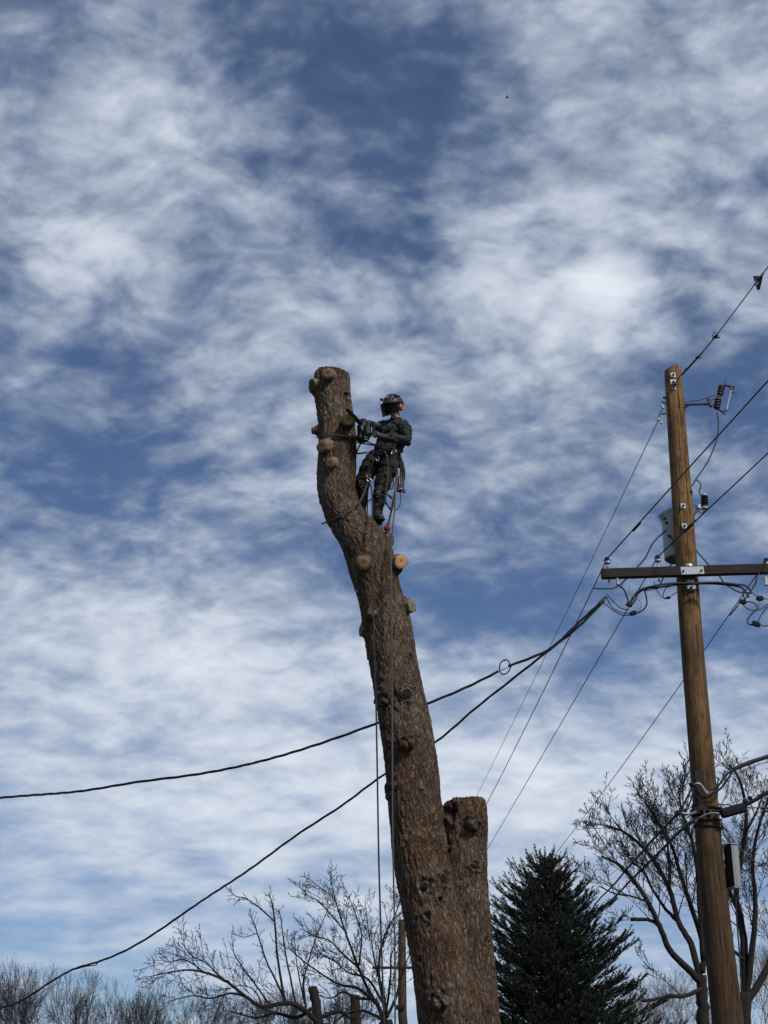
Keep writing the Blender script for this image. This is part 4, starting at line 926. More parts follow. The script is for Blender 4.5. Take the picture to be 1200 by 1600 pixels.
twisted('service_drop', [P(779, 1049, 19.5), P(730, 1072, 19.6), P(670, 1098, 19.7), P(590, 1131, 19.9), P(500, 1162, 20.2), P(400, 1190, 20.6), P(300, 1211, 21.0), P(200, 1225, 21.5), P(100, 1238, 22.0), P(0, 1247.5, 22.5), P(-150, 1255, 23.4)], .012, .0095, 1.0, 'upper twisted service cable crossing behind the trunk to the left edge')
twisted('service_drop', [P(944, 939, 19.3), P(900, 981, 19.4), P(862, 1012, 19.5), P(800, 1063, 19.8), P(740, 1110, 20.1), P(683, 1157, 20.4), P(597, 1211, 20.9), P(530, 1262, 21.3), P(450, 1315, 21.9), P(350, 1385, 22.6), P(260, 1446, 23.3), P(200, 1482, 23.9), P(155, 1502, 24.4), P(115, 1515, 24.8), P(75, 1538, 25.3), P(35, 1562, 25.8), P(-10, 1577, 26.4), P(-150, 1610, 28)], .010, .009, 1.0, 'lower twisted service cable sagging behind the trunk to the lower left')
m = MB(); pp = [P(794, 1041, 19.5), P(796, 1036.5, 19.5), P(793, 1031.5, 19.5), P(788, 1031.5, 19.5), P(782, 1036, 19.5), P(780.5, 1045, 19.5), P(783, 1052.5, 19.5), P(788, 1053.5, 19.5), P(794, 1050, 19.5), P(798.5, 1040, 19.5), P(794, 1041, 19.5)]
m.tube(catmull(pp, 4), .009, 6); m.tube([P(779, 1049, 19.5), P(800, 1040, 19.5)], .005, 5); m.box(P(788, 1031.7, 19.5), (1, 0, 0), (0, 1, 0), (0, 0, 1), .03, .022, .022, .005); m.box(P(788, 1053.3, 19.5), (1, 0, 0), (0, 1, 0), (0, 0, 1), .03, .022, .022, .005)
tag(obj('cable_loop', m, M['wire']), 'small open loop joint in the upper service cable right of the trunk', 'cable loop')
m = MB(); m.tube([P(133, 1510, 24.6), P(150, 1508, 24.5), P(156, 1500, 24.4)], .009, 5); m.tube([P(133, 1510, 24.6), P(118, 1514.5, 24.8)], .009, 5); tag(obj('tie_wire', m, M['wire']), 'loose tail hanging off the lower service cable at lower left', 'wire')
m = MB(); m.tube([P(946, 933, 19.3), P(936, 943, 19.31)], .022, 6); tag(obj('cable_grip', m, M['dsteel']), 'grey wedge grip where the service cables leave the crossarm', 'cable grip')
# leads and jumpers: each a cable of its own
JY = PY - .34
leads = [
 ([(1120,644),(1122.5,661),(1119.5,687),(1106.6,720),(1088,748),(1081,760)], PY - .1, .010, 'wire', 'lead curving down from the fuse cutout to the pole'),
 ([(1087,750),(1093,753),(1095,760),(1092.5,768),(1096,776)], PY - .05, .009, 'wire', 'curled jumper into the top of the surge arrester'),
 ([(1071,628),(1090,626),(1104,622),(1118,617)], CY, .007, 'wire', 'thin lead above the fuse cutout bracket'),
 ([(1042,828),(1028,840),(1018,852),(1008,872),(994,888),(985,898),(975,908),(968,916)], PY + .15, .011, 'wire', 'thick lead from the transformer down behind the crossarm\'s left half'),
 ([(1052,878),(1046,886),(1040,896),(1034,908),(1031,914)], PY + .2, .010, 'wire', 'short lead from the transformer base down behind the crossarm'),
 ([(1086,858),(1098,872),(1112,888),(1124,900),(1132,911),(1146,921),(1158,926),(1170,926)], PY + .12, .011, 'wire', 'thick lead from the transformer down behind the crossarm\'s right half'),
 ([(926,919),(945,920),(958,919),(968,915)], JY, .010, 'wire', 'horizontal jumper under the left tip of the crossarm'),
 ([(968,915),(976,923),(980,934),(983,943)], JY, .013, 'wire', 'drop from the left spool down to the black connector'),
 ([(983,945),(990,932),(1000,922),(1020,916),(1045,912),(1062,911),(1090,911),(1120,910),(1150,913),(1164,915),(1172,922),(1173,928)], JY, .015, 'wire', 'heavy cable bundle strung across the pole just below the crossarm'),
 ([(986,946),(992,938),(998,926),(1012,920),(1035,917),(1055,914),(1075,913),(1110,912),(1145,915),(1160,919),(1168,930),(1170,934)], JY + .03, .013, 'wire', 'second heavy cable strung across the pole just below the crossarm'),
 ([(1007,922),(1010,934),(1010,946),(1002,955),(993,958)], JY, .011, 'wire', 'black loop hanging right of the left connectors'),
 ([(948,928),(958,940),(970,950),(983,953)], JY, .007, 'wire', 'upper of three slack tails left of the connectors'),
 ([(947,931),(955,947),(970,957),(988,959)], JY - .02, .007, 'wire', 'middle of three slack tails left of the connectors'),
 ([(935,943),(945,944),(956,952),(972,961),(989,961)], JY, .007, 'wire', 'lowest of three slack tails left of the connectors'),
 ([(984,914),(983,925),(992,934),(1001,940),(1001,950),(994,957)], JY - .03, .005, 'bare', 'thin grey wire looped behind the left connectors'),
 ([(1000,920),(1012,923),(1040,916),(1060,913)], JY + .05, .007, 'bare', 'bare wire lying along the heavy bundle'),
 ([(1022,909),(1024,918),(1030,928),(1036,934),(1044,934),(1052,929),(1060,923)], JY + .05, .006, 'wire', 'thin lead sagging left of the pole under the crossarm'),
 ([(1044,916),(1039,921),(1036,932),(1040,936),(1044,934)], JY + .05, .006, 'wire', 'thin hook shaped jumper just left of the pole'),
 ([(955,905),(952,913),(947,920)], JY, .006, 'bare', 'short bare tie under the left pin insulator'),
 ([(974,915),(960,923),(950,931),(938,941)], JY, .005, 'bare', 'bare messenger wire running into the service cable grip'),
 ([(1199,872),(1192,886),(1183,900),(1180,912),(1172,925),(1164,936)], AY - .08, .010, 'wire', 'lead dropping from the right pin insulator to the right connectors'),
 ([(1196,905),(1186,903),(1182,912),(1184,926)], JY, .006, 'bare', 'thin pale loop at the crossarm\'s right spool'),
 ([(1161,920),(1162,932),(1165,938)], JY, .010, 'wire', 'short drop into the lower left of the right connectors'),
 ([(1165,940),(1178,942),(1184,950),(1176,958),(1168,968),(1170,975),(1180,977)], JY, .010, 'wire', 'black loop hanging under the right connectors'),
 ([(1160,944),(1168,951),(1180,954),(1192,950),(1200,944),(1212,938)], JY, .007, 'wire', 'slack tail running out right from the right connectors'),
 ([(1185,975),(1192,978),(1200,977),(1215,968)], JY, .008, 'wire', 'lowest tail leaving the bottom connector to the right'),
 ([(1184,972),(1190,960),(1198,950),(1210,942)], JY - .03, .007, 'wire', 'slanting tail from the bottom connector up to the right'),
 ([(1175,925),(1182,931),(1190,934),(1200,936),(1215,934)], JY, .007, 'wire', 'tail running right through the upper right connector'),
 ([(1160,936),(1150,950),(1140,962)], JY + .1, .009, 'wire', 'short jumper slanting down left of the right connectors'),
 ([(1176,912),(1183,922),(1186,938),(1188,950),(1196,962)], JY - .02, .005, 'bare', 'thin pale tail hanging among the right connectors'),
]
for pts, Y, r, mt, lab in leads:
    pts3 = [P(x, y, Y if i not in (0, len(pts) - 1) else Y) for i, (x, y) in enumerate(pts)]
    wire('jumper_cable', catmull(pts3, 6), r, mt, 'cable: ' + lab if False else lab, 'jumpers and leads around the crossarm')
for (x, y, lab, w_) in ((983, 945, 'upper black connector block left of the pole', .075), (989.5, 958, 'lower black connector block left of the pole', .085), (1044, 934, 'tiny connector block beside the pole under the crossarm', .05), (1044.5, 915.5, 'tiny clamp on the bundle just left of the pole', .045),
                     (1161, 940.5, 'black connector block lowest left in the right cluster', .085), (1187.5, 935, 'square black connector block high in the right cluster', .09), (1181.5, 975, 'flat black connector block at the bottom of the right cluster', .10)):
    m = MB(); m.box(P(x, y, JY - .02), (1, 0, random.uniform(-.4, .3)), (0, 1, 0), (0, 0, 1), w_, .05, w_ * .78, .012)
    for q in (-1, 1): m.tube([P(x, y, JY - .02) + V((q * w_ * .4, 0, 0)), P(x, y, JY - .02) + V((q * w_ * .62, 0, -.01))], .014, 6)
    tag(obj('connector_block', m, M['rubber']), lab, 'connector', 'connector blocks at the crossarm')

# ------------------------------------------------------------ telecom gear lower on the pole
TLY = PY - .25
for pts, Y, r, mt, lab in [
 ([(1300,1150),(1200,1182),(1170,1192),(1146,1202)], TLY, .028, 'wire', 'thick telephone cable arriving from the right edge at the pole'),
 ([(1146,1202),(1134,1212),(1122,1228),(1108,1236)], TLY, .014, 'wire', 'upper of two black tails feeding into the pale loops'),
 ([(1146,1203),(1138,1216),(1126,1232),(1112,1240)], TLY - .03, .014, 'wire', 'lower of two black tails feeding into the pale loops'),
 ([(1112,1236),(1104,1237),(1098,1229),(1091,1223),(1085,1226),(1080,1232)], TLY, .010, 'bare', 'pale grey cable curling over the pole, upper loop'),
 ([(1114,1236),(1106,1240),(1100,1234),(1095,1226),(1087,1224)], TLY - .03, .008, 'bare', 'pale grey cable curling over the pole, lower loop'),
 ([(1350,1165),(1200,1238),(1185,1247),(1166,1257)], TLY, .027, 'rubber', 'thick black cable rising right from the splice closure'),
 ([(1083,1229),(1074,1245),(1066,1262),(1062,1270)], TLY, .013, 'wire', 'black cable descending left of the pole to the clamp'),
 ([(1083,1232),(1080,1248),(1073,1266),(1068,1273)], TLY, .011, 'wire', 'second black cable descending left of the pole'),
 ([(1062,1270),(1078,1272),(1088,1268)], TLY, .016, 'bare', 'grey strand joining the clamp to the pole'),
 ([(1098,1276),(1085,1282),(1078,1284),(1066,1291),(1046,1298)], TLY, .010, 'wire', 'short black tail left of the pole bands'),
 ([(1128,1272),(1112,1270),(1096,1276),(1086,1284)], TLY, .009, 'bare', 'pale wire bent round the front of the pole bands'),
 ([(1119,1256),(1140,1258),(1170,1262),(1260,1262)], TLY + .3, .009, 'wire', 'thin black wire running right just under the closure'),
 ([(1128,1290),(1132,1305),(1140,1316),(1144,1320)], TLY + .1, .010, 'wire', 'black lead into the top of the pale cabinet'),
 ([(1150,1208),(1170,1200),(1200,1190)], TLY + .2, .006, 'bare', 'thin strand above the thick telephone cable'),
 ([(1120,1262),(1150,1252),(1200,1238),(1260,1225)], TLY + .25, .006, 'bare', 'thin strand above the splice closure'),
 ([(1150,1388),(1150,1420),(1156,1500),(1162,1620)], PY - .05, .010, 'wire', 'conduit lead dropping from the pale cabinet down the pole'),
 ([(1126,1286),(1160,1330),(1200,1360),(1260,1400)], PY + .3, .007, 'wire', 'thin house wire sloping down right from the pole bands'),
]:
    pts3 = [P(x, y, Y) for x, y in pts]; wire('telecom_cable', catmull(pts3, 6), r, mt, lab, 'telecom cables on the pole', n=8)
tl_far = [([(1062,1268,TLY),(1020,1312,24),(980,1357,31),(940,1401,41),(860,1470,62),(660,1545,97)], .020, 'upper of two thick cables receding left from the pole to the spruce'),
          ([(1090,1278,TLY),(1060,1301,22.5),(1030,1332,27),(985,1376,34),(944,1416,43),(860,1480,62),(662,1550,97)], .023, 'lower of two thick cables receding left from the pole to the spruce'),
          ([(1086,1268,TLY),(1060,1288,23),(1020,1318,28),(960,1362,38),(900,1405,52)], .006, 'thin strand between the two thick receding cables')]
for pts, r, lab in tl_far: wire('telecom_cable', catmull([P(*p) for p in pts], 6), r, 'rubber', lab, 'telecom cables on the pole', n=8)
sc = root('splice_closure', P(1145, 1267, TLY), 'black box shaped splice closure slung right of the pole under the telephone cable', 'splice closure')
a, b = P(1126, 1272, TLY), P(1165, 1261, TLY); d = (b - a).normalized()
m = MB(); m.box((a + b) / 2, (0, 1, 0), d.cross(V((0, 1, 0))), d, .12, .125, (b - a).length, .025); m.box((a + b) / 2 + d * .02, (0, 1, 0), d.cross(V((0, 1, 0))), d, .135, .03, (b - a).length * .9, .01); obj('closure_body', m, M['rubber'], sc)
m = MB(); m.ball(P(1172, 1247, TLY), .03); m.box(P(1164, 1252, TLY), d, (0, 1, 0), (0, 0, 1), .06, .05, .05, .01); m.box(P(1126, 1264, TLY), d, (0, 1, 0), (0, 0, 1), .04, .05, .06, .01); obj('hanger', m, M['rubber'], sc)
bd_ = root('pole_band', pf(1105, 1275), 'dark strapped cable bands and clamps round the pole at the telephone cables', 'bands')
for (y, r) in ((1262, .016), (1272, .018), (1282, .012), (1293, .012)):
    c_ = P(PX(y), y, PY); R0 = PR(y) + .012; m = MB(); m.tube([c_ + V((math.cos(q) * R0, math.sin(q) * R0, .02 * math.sin(q + y))) for q in np.linspace(0, 2 * math.pi, 25)], r, 6); obj('band', m, M['rubber'], bd_)
for x in (1100, 1110, 1120):
    m = MB(); m.box(pf(x, 1270, .03), (1, 0, 0), (0, 1, 0), (0, 0, 1), .03, .04, .09, .008); obj('clamp_block', m, M['dsteel'], bd_)
m = MB(); m.box(pf(1087, 1268, .06), (1, 0, .2), (0, 1, 0), (0, 0, 1), .11, .09, .12, .02); m.box(P(1060, 1270, TLY), (1, 0, .2), (0, 1, 0), (0, 0, 1), .09, .06, .07, .015); m.ball(P(1081, 1226, TLY), .04); obj('clamp_block', m, M['rubber'], bd_)
m = MB(); m.box(pf(1095, 1235, .012), (1, 0, 0), (0, 1, 0), (-.05, 0, 1), .13, .03, .55, .012); obj('weathered_plank', m, M['arm'], bd_)
cb = root('pole_cabinet', P(1143, 1355, PY), 'narrow pale grey cabinet fixed to the right side of the pole', 'equipment cabinet')
czt, czb = P(1141, 1322, PY - .08), P(1147, 1386, PY - .08); axz = (czt - czb).normalized(); ch = (czt - czb).length; cm = (czt + czb) / 2
fx_ = V((.45, -.89, 0)).normalized(); sx_ = V((.89, .45, 0)).normalized()
m = MB(); m.box(cm, fx_, sx_, axz, .16, .11, ch, .006); obj('case', m, M['arm'], cb)  # dark colour paints shade onto the left face of the pale cabinet
m = MB(); m.box(cm + fx_ * .083 + sx_ * .0, sx_, fx_, axz, .115, .012, ch * 1.0, .004); dr = obj('door', m, M['cab'], cb)
m = MB(); m.box(cm + sx_ * .058 , sx_, fx_, axz, .006, .15, ch * .98, .002); obj('side_panel', m, M['cab'], cb)
m = MB(); m.box(cm + fx_ * .092 - sx_ * .02, sx_, fx_, axz, .008, .008, ch * .96); obj('door_rib', m, M['galv'], dr)
m = MB(); m.box(czt + V((0, 0, .02)), sx_, fx_, axz, .13, .18, .02, .005); m.box(czb + V((0, 0, -.012)), sx_, fx_, axz, .13, .18, .02, .005); obj('end_plate', m, M['galv'], cb)

# ------------------------------------------------------------ distant pole
fpole = root('utility_pole', P(628, 1600, FY), 'distant wooden utility pole seen just left of the big trunk', 'utility pole'); fpole.location.z = 0; ORG[fpole.name] = V(fpole.location)
m = MB(); r = 6.0 * mpp(628, 1500, FY); top = P(628, 1437, FY); m.tube([V((top.x + .6, FY, 0)), top.lerp(V((top.x, FY, 0)), .5), top], [r * 1.35, r * 1.15, r * .95], 14); obj('pole_shaft', m, M['far_pole'], fpole)
m = MB(); m.box(P(628, 1512, FY - .25), (0, 1, 0), (0, 0, 1), (1, 0, 0), .14, .17, 92 * mpp(628, 1512, FY)); fa = obj('crossarm', m, M['arm'], fpole)
for x in (590, 612, 650, 672): m = MB(); m.tube([P(x, 1511, FY - .25), P(x, 1507.5, FY - .25)], [.03, .06], 6); obj('pin_insulator', m, M['porc'], fa)
m = MB(); m.box(P(625, 1574, FY - .3), (0, 1, 0), (0, 0, 1), (1, 0, 0), .3, .3, .6, .05); obj('cable_box', m, M['rubber'], fpole)

# ------------------------------------------------------------ bare trees
class Wood:
    def __init__(s): s.t = MB(); s.c = MB(); s.tw = []; s.tr = []
    def branch(s, p, d, L, r, lvl, cf, big=False):
        fine = lvl >= 2; nseg = 4 if fine else max(4, min(9, int(L / cf['seg']) + 1)); st = L / nseg; path = [p.copy()]; dd = d.normalized(); dirs = [dd]
        wob = cf['wob'] * (1.0 if lvl < 2 else 1.5); ga = random.gauss; up = cf['up']
        for i in range(nseg):
            dd = (dd + V((ga(0, wob), ga(0, wob), ga(0, wob * .8) + up))).normalized()
            path.append(path[-1] + dd * st); dirs.append(dd)
        rad = [max(cf['rmin'], r * (1 - .8 * i / nseg)) for i in range(nseg + 1)]
        if fine: s.tw.append([tuple(q) for q in path]); s.tr.append(rad)
        else: s.c.tube(path, rad, 5, cap=False)
        if lvl >= cf['max']: return
        s.kids(path, dirs, rad, L, lvl, cf)
    def kids(s, path, dirs, rad, L, lvl, cf, t0=.18, dens=1.0):
        nk = max(1, int(cf['n'][lvl] * dens * random.uniform(.8, 1.2)))
        for j in range(nk):
            t = t0 + (1 - t0) * (j + random.random() * .8) / nk; t = min(t, .999); f = t * (len(path) - 1); i = int(f); q = path[i].lerp(path[i + 1], f - i)
            base = dirs[min(i + 1, len(dirs) - 1)]; ax = base.orthogonal().normalized(); ax = Matrix.Rotation(random.uniform(0, 6.28), 3, base) @ ax
            an = cf['ang'] * random.uniform(.6, 1.25); nd = base * math.cos(an) + ax * math.sin(an); nd = nd + V((0, 0, cf.get('lift', .15)))
            ll = L * cf['ratio'] * random.uniform(.6, 1.15) * (1 - .45 * t) if lvl else cf['L1'] * random.uniform(.6, 1.1) * (1 - .45 * t)
            rr = max(cf['rmin'], min(rad[i] * random.uniform(.45, .7), ll * cf.get('thin', .011)))
            s.branch(q, nd, ll, rr, lvl + 1, cf)
    def limb(s, pts, r0, r1, cf, dens=1.0, t0=.1, lvl=0, big=True):
        path = catmull(pts, 5); n = len(path); r0 *= cf.get('rs', 1); rad = [r0 + (r1 - r0) * i / (n - 1) for i in range(n)]
        for i in range(1, n - 1): path[i] = path[i] + V((random.gauss(0, 1), random.gauss(0, 1), random.gauss(0, 1))) * rad[i] * .09
        dirs = [(path[min(i + 1, n - 1)] - path[max(0, i - 1)]).normalized() for i in range(n)]; L = sum((path[i + 1] - path[i]).length for i in range(n - 1))
        (s.t if big else s.c).tube(path, rad, 9 if big else 6)
        s.kids(path, dirs, rad, L, lvl, cf, t0, dens * L / cf.get('Lref', 3.0))
    def done(s, base, label, mt='twig', lm='limb', group=None):
        o = root('bare_tree', base, label, 'tree', group); obj('trunk', s.t, M[lm], o, True)
        v = np.array([tuple(p) for p in s.c.v]).reshape(-1, 3); f = list(s.c.f)
        if s.tw:
            p = np.array(s.tw); r = np.array(s.tr); ax = p[:, -1] - p[:, 0]; u = np.cross(ax, rng.normal(size=ax.shape)); u /= np.linalg.norm(u, axis=1)[:, None] + 1e-9
            w = np.cross(ax, u); w /= np.linalg.norm(w, axis=1)[:, None] + 1e-9; K = p.shape[1]
            rings = np.stack([p + (u * math.cos(a) + w * math.sin(a))[:, None, :] * r[:, :, None] for a in (0, 2.094, 4.189)], 2)   # N,K,3,3
            n0 = len(v); v = np.concatenate([v, rings.reshape(-1, 3)]); N_ = len(p)
            b_ = n0 + np.arange(N_)[:, None, None] * (K * 3) + np.arange(K - 1)[None, :, None] * 3; k = np.arange(3)[None, None, :]; k2 = (k + 1) % 3
            q = np.stack([b_ + k, b_ + k2, b_ + 3 + k2, b_ + 3 + k], -1).reshape(-1, 4); f += q.tolist()
        me = bpy.data.meshes.new('crown'); me.from_pydata((v - np.array(base)).tolist(), [], f); me.materials.append(M[mt]); me.polygons.foreach_set('use_smooth', [True] * len(me.polygons)); me.update()
        c = bpy.data.objects.new('crown', me); C.objects.link(c); c.parent = o; ORG[c.name] = V(base); print('twigs', label[:30], len(s.tw)); return o
def PP(lst, Y, jit=.0): return [P(x, y, Y + (k * jit)) for k, (x, y) in enumerate(lst)]

# right hand tree (left of the pole), limbs follow the photograph
Y1 = 31.0
cf1 = dict(rs=.66, seg=.25, wob=.13, up=.045, turn=1, rmin=.004, n=[9, 7, 6, 4], max=4, ang=.62, ratio=.55, L1=1.65, Lref=2.0, lift=.14)
w = Wood(); random.seed(11)
w.limb(PP([(1108,1760),(1103,1680),(1099,1600),(1097,1560),(1096,1524)], Y1), .25, .10, cf1, .0, big=True)
w.limb(PP([(1096,1536),(1072,1511),(1046,1484),(1030,1446),(1012,1409),(992,1378),(968,1352),(940,1338)], Y1, -.12), .12, .022, cf1, .9, .3)
w.limb(PP([(1096,1536),(1080,1476),(1061,1442),(1046,1390),(1027,1354),(1006,1326),(975,1300),(945,1290)], Y1, .12), .11, .022, cf1, 1, .3)
w.limb(PP([(1097,1520),(1100,1487),(1089,1442),(1073,1397),(1060,1356),(1050,1322),(1030,1290),(1012,1258)], Y1, .05), .10, .020, cf1, 1, .3)
w.limb(PP([(1099,1500),(1094,1430),(1089,1356),(1080,1310),(1066,1270),(1060,1235)], Y1, -.08), .09, .018, cf1, 1, .4)
w.limb(PP([(1061,1442),(1040,1420),(1020,1390),(1004,1360),(990,1350)], Y1 + .3, .2), .06, .018, cf1, .8, .2)
w.limb(PP([(1034,1446),(1020,1439),(1003,1436.5),(986,1437)], Y1 - .35), .05, .04, cf1, .0)
w.limb(PP([(1097,1545),(1072,1556),(1048,1557),(1022,1562),(1004,1564)], Y1 - .5, -.1), .07, .03, cf1, .5, .3)
w.limb(PP([(1046,1390),(1046,1350),(1042,1310),(1040,1275)], Y1 + .2, -.1), .05, .018, cf1, .9, .2)
w.limb(PP([(1012,1409),(985,1400),(960,1396),(935,1384)], Y1 - .6, -.1), .035, .012, cf1, .7, .2)
w.done(V((P(1108, 1760, Y1).x, Y1, 0)), 'bare deciduous tree with spreading limbs between the spruce and the near pole')
# tree behind and right of the pole
Y2 = 34.0; cf2 = dict(cf1); w = Wood(); random.seed(12)
w.limb(PP([(1150,1760),(1160,1640),(1165,1550)], Y2), .27, .12, cf2, 0)
w.limb(PP([(1165,1570),(1163,1480),(1156,1431),(1150,1397),(1158,1340),(1166,1280),(1158,1225),(1140,1195)], Y2, .1), .15, .02, cf2, 1.1, .2)
w.limb(PP([(1165,1560),(1176,1480),(1181,1412),(1176,1350),(1186,1290),(1205,1240)], Y2, -.1), .12, .02, cf2, 1.1, .2)
w.limb(PP([(1165,1570),(1200,1510),(1225,1440),(1230,1360),(1222,1290)], Y2, .1), .14, .03, cf2, 1.1, .2)
w.limb(PP([(1156,1431),(1136,1380),(1126,1330),(1120,1270),(1122,1215)], Y2 + .3, .1), .07, .016, cf2, 1, .2)
w.limb(PP([(1166,1300),(1185,1262),(1194,1235)], Y2 + .3, .1), .05, .016, cf2, 1, .2)
w.limb(PP([(1163,1500),(1130,1470),(1118,1440)], Y2 - .6, .1), .06, .02, cf2, .8, .2)
w.done(V((P(1150, 1760, Y2).x, Y2, 0)), 'tall bare tree directly behind the near pole at the right edge')
# generic tree: forking limbs fitted to a height and a spread
def gen_tree(px, ytop, Y, spread, label, mt='twig_far', group=None, seed=0, depth=8, rmin=.009, fork=.46):
    random.seed(seed); top = P(px, ytop, Y); Ht = top.z; ga = random.gauss; thick, fine = [], []
    def rec(p, d, L, r, k):
        path = [p]; dd = d
        for i in range(4):
            dd = (dd + V((ga(0, .07), ga(0, .07), ga(0, .06) + .02))).normalized(); path.append(path[-1] + dd * (L / 4))
        (thick if k <= 2 else fine).append((path, r, r * .78, k))
        if k >= depth: return
        ax0 = dd.orthogonal().normalized(); ph = random.uniform(0, 6.28); n = 3 if random.random() < (.45 if k < 3 else .22) else 2
        for j in range(n):
            ax = Matrix.Rotation(ph + j * 6.283 / n + random.uniform(-.5, .5), 3, dd) @ ax0; an = fork * random.uniform(.5, 1.25)
            nd = (dd * math.cos(an) + ax * math.sin(an) + V((0, 0, .05))).normalized(); rec(path[-1], nd, L * random.uniform(.70, .92), r * .68, k + 1)
        if k >= 2:
            for i in (1, 2, 3):
                if random.random() < .62:
                    ax = Matrix.Rotation(random.uniform(0, 6.28), 3, dd) @ ax0; nd = (dd * .75 + ax * .7).normalized(); rec(path[i], nd, L * random.uniform(.4, .6), r * .42, max(k + 2, depth - 1))
    rec(V((0, 0, 0)), V((ga(0, .04), ga(0, .04), 1)), 2.2, .20, 0)
    allp = [q for path, *_ in thick + fine for q in path]; zs = sorted(q.z for q in allp); mz = zs[-1]; mr = sorted(math.hypot(q.x, q.y) for q in allp)[int(len(allp) * .95)]
    sz = Ht / mz; sx = spread / mr; base = V((top.x, Y, 0)); w = Wood(); tz = max(allp, key=lambda q: q.z); shx = -tz.x * sx
    T = lambda q: V((base.x + q.x * sx + shx * min(1, q.z / mz * 1.5), base.y + q.y * sx, q.z * sz))
    for path, r0, r1, k in thick: w.t.tube([T(q) for q in path], [max(rmin, (r0 + (r1 - r0) * i / 4) * sz * .62) for i in range(5)], 7, cap=False)
    for path, r0, r1, k in fine: w.tw.append([tuple(T(q)) for q in path]); w.tr.append([max(rmin * (.6 + .4 * (depth - k) / depth), (r0 + (r1 - r0) * i / 4) * sz * .5) for i in range(5)])
    return w.done(base, label, mt, 'limb', group)
gen_tree(1062, 1492, 40, 1.7, 'low pale bushy bare tree behind the spruce, left of the near pole', 'twig_pale', None, 31, 9, .005, .55)
gen_tree(1010, 1520, 44, 1.5, 'small pale bare tree at the right foot of the spruce', 'twig_pale', None, 32, 8, .005, .55)
gen_tree(1185, 1440, 42, 2.0, 'pale thicket like bare tree low at the right edge', 'twig_pale', None, 33, 9, .005, .55)
far_t = [(-12, 1500, 62, 1.9, 'leftmost far bare tree cut by the left edge'), (32, 1490, 60, 2.0, 'tallest far bare tree near the left edge'), (92, 1496, 62, 1.9, 'far bare tree second from the left'), (136, 1505, 70, 1.9, 'far bare tree rising behind the dark service cable'),
         (176, 1522, 64, 1.7, 'dense far bare tree in the middle of the left row'), (216, 1527, 66, 1.5, 'slender far bare tree in the left row'), (262, 1524, 62, 1.9, 'far bare tree under the apple tree\'s left branch tips'), (312, 1520, 64, 1.9, 'far bare tree behind the left half of the apple tree'), (352, 1540, 66, 1.7, 'far bare tree hidden low behind the apple tree limbs'), (402, 1548, 60, 1.6, 'short far bare tree behind the apple trunk')]
for i, (x, y, Y, sp, lab) in enumerate(far_t): gen_tree(x, y, Y, sp, lab, 'twig_far', 'far row of bare trees at lower left', 50 + i, 8, .0062, .42 + .03 * (i % 4))
gen_tree(455, 1535, 48, 1.4, 'small far bare tree between the apple trunk and the short post', 'twig_far', 'far row of bare trees at lower left', 71, 8, .007, .5)
gen_tree(548, 1520, 50, 1.5, 'far bare tree behind the fruit tree left of the hanging ropes', 'twig_far', 'far row of bare trees at lower left', 72, 8, .007, .5)
# pruned apple tree, limbs follow the photograph
Y3 = 23.5; cf3 = dict(rs=.66, seg=.14, wob=.10, up=.03, turn=1, rmin=.0034, thin=.009, n=[10, 6, 3], max=3, ang=.80, ratio=.45, L1=.8, Lref=1.0, lift=.15)
cfS = dict(cf3); cfS.update(n=[11, 3, 3], L1=.28, ang=.9, max=2); w = Wood(); random.seed(21)
def L3(l, r0, r1, d=1.0, t0=.15, cf=cf3, Y=Y3, j=.04): w.limb(PP(l, Y, j), r0, r1, cf, d, t0)
L3([(512,1760),(505,1680),(500,1600)], .17, .13, 0); L3([(500,1610),(494,1570),(488,1543)], .12, .072, 0)
L3([(499,1600),(478,1580),(455,1568),(434,1569),(409,1573),(384,1557),(348,1530),(302,1516),(266,1519),(234,1526)], .07, .007, 1.0, .25, j=-.05)
L3([(384,1557),(360,1552),(330,1560),(300,1556),(262,1565)], .03, .006, 1, .1, j=-.05)
L3([(348,1530),(322,1505),(300,1493),(284,1473)], .02, .005, 1, .1); L3([(320,1520),(290,1500),(262,1503),(248,1495)], .018, .005, 1, .1)
L3([(446,1570),(434,1498),(429,1437),(425,1410),(420,1397)], .034, .006, 1, .2, cfS); L3([(429,1440),(406,1419),(384,1404),(368,1400),(353,1386)], .020, .005, 1.2, .1, cfS)
L3([(449,1571),(430,1530),(416,1501),(402,1458),(396,1440),(388,1428)], .028, .005, 1, .2, cfS); L3([(462,1571),(452,1520),(445,1483),(440,1444),(436,1420)], .026, .005, 1, .2, cfS)
L3([(424,1573),(400,1540),(380,1512),(366,1490),(362,1462)], .024, .005, 1, .2, cfS); L3([(478,1575),(474,1535),(480,1510),(488,1483),(502,1444),(517,1412)], .028, .005, 1, .2, cfS)
L3([(478,1575),(470,1540),(463,1500),(460,1462)], .022, .005, 1, .2, cfS); L3([(409,1573),(398,1548),(376,1540),(350,1548)], .016, .005, 1, .2)
L3([(402,1458),(384,1464),(372,1462),(362,1455)], .010, .004, 1, .2, cfS); L3([(500,1590),(530,1580),(548,1590),(566,1580)], .05, .02, .8, .2)
L3([(490,1575),(462,1590),(430,1583),(400,1590),(360,1580)], .05, .01, 1, .2)
t3 = w.done(V((P(512, 1760, Y3).x, Y3, 0)), 'pruned bare apple tree with upright shoots and a thick ruddy cut trunk', 'twig_red')
m = MB(); m.lathe(P(488, 1543, Y3 + .08) , (-.1, -.3, 1), [(-.02, .073), (.004, .07)], 14); obj('cut_face', m, M['grain_dull'], t3)
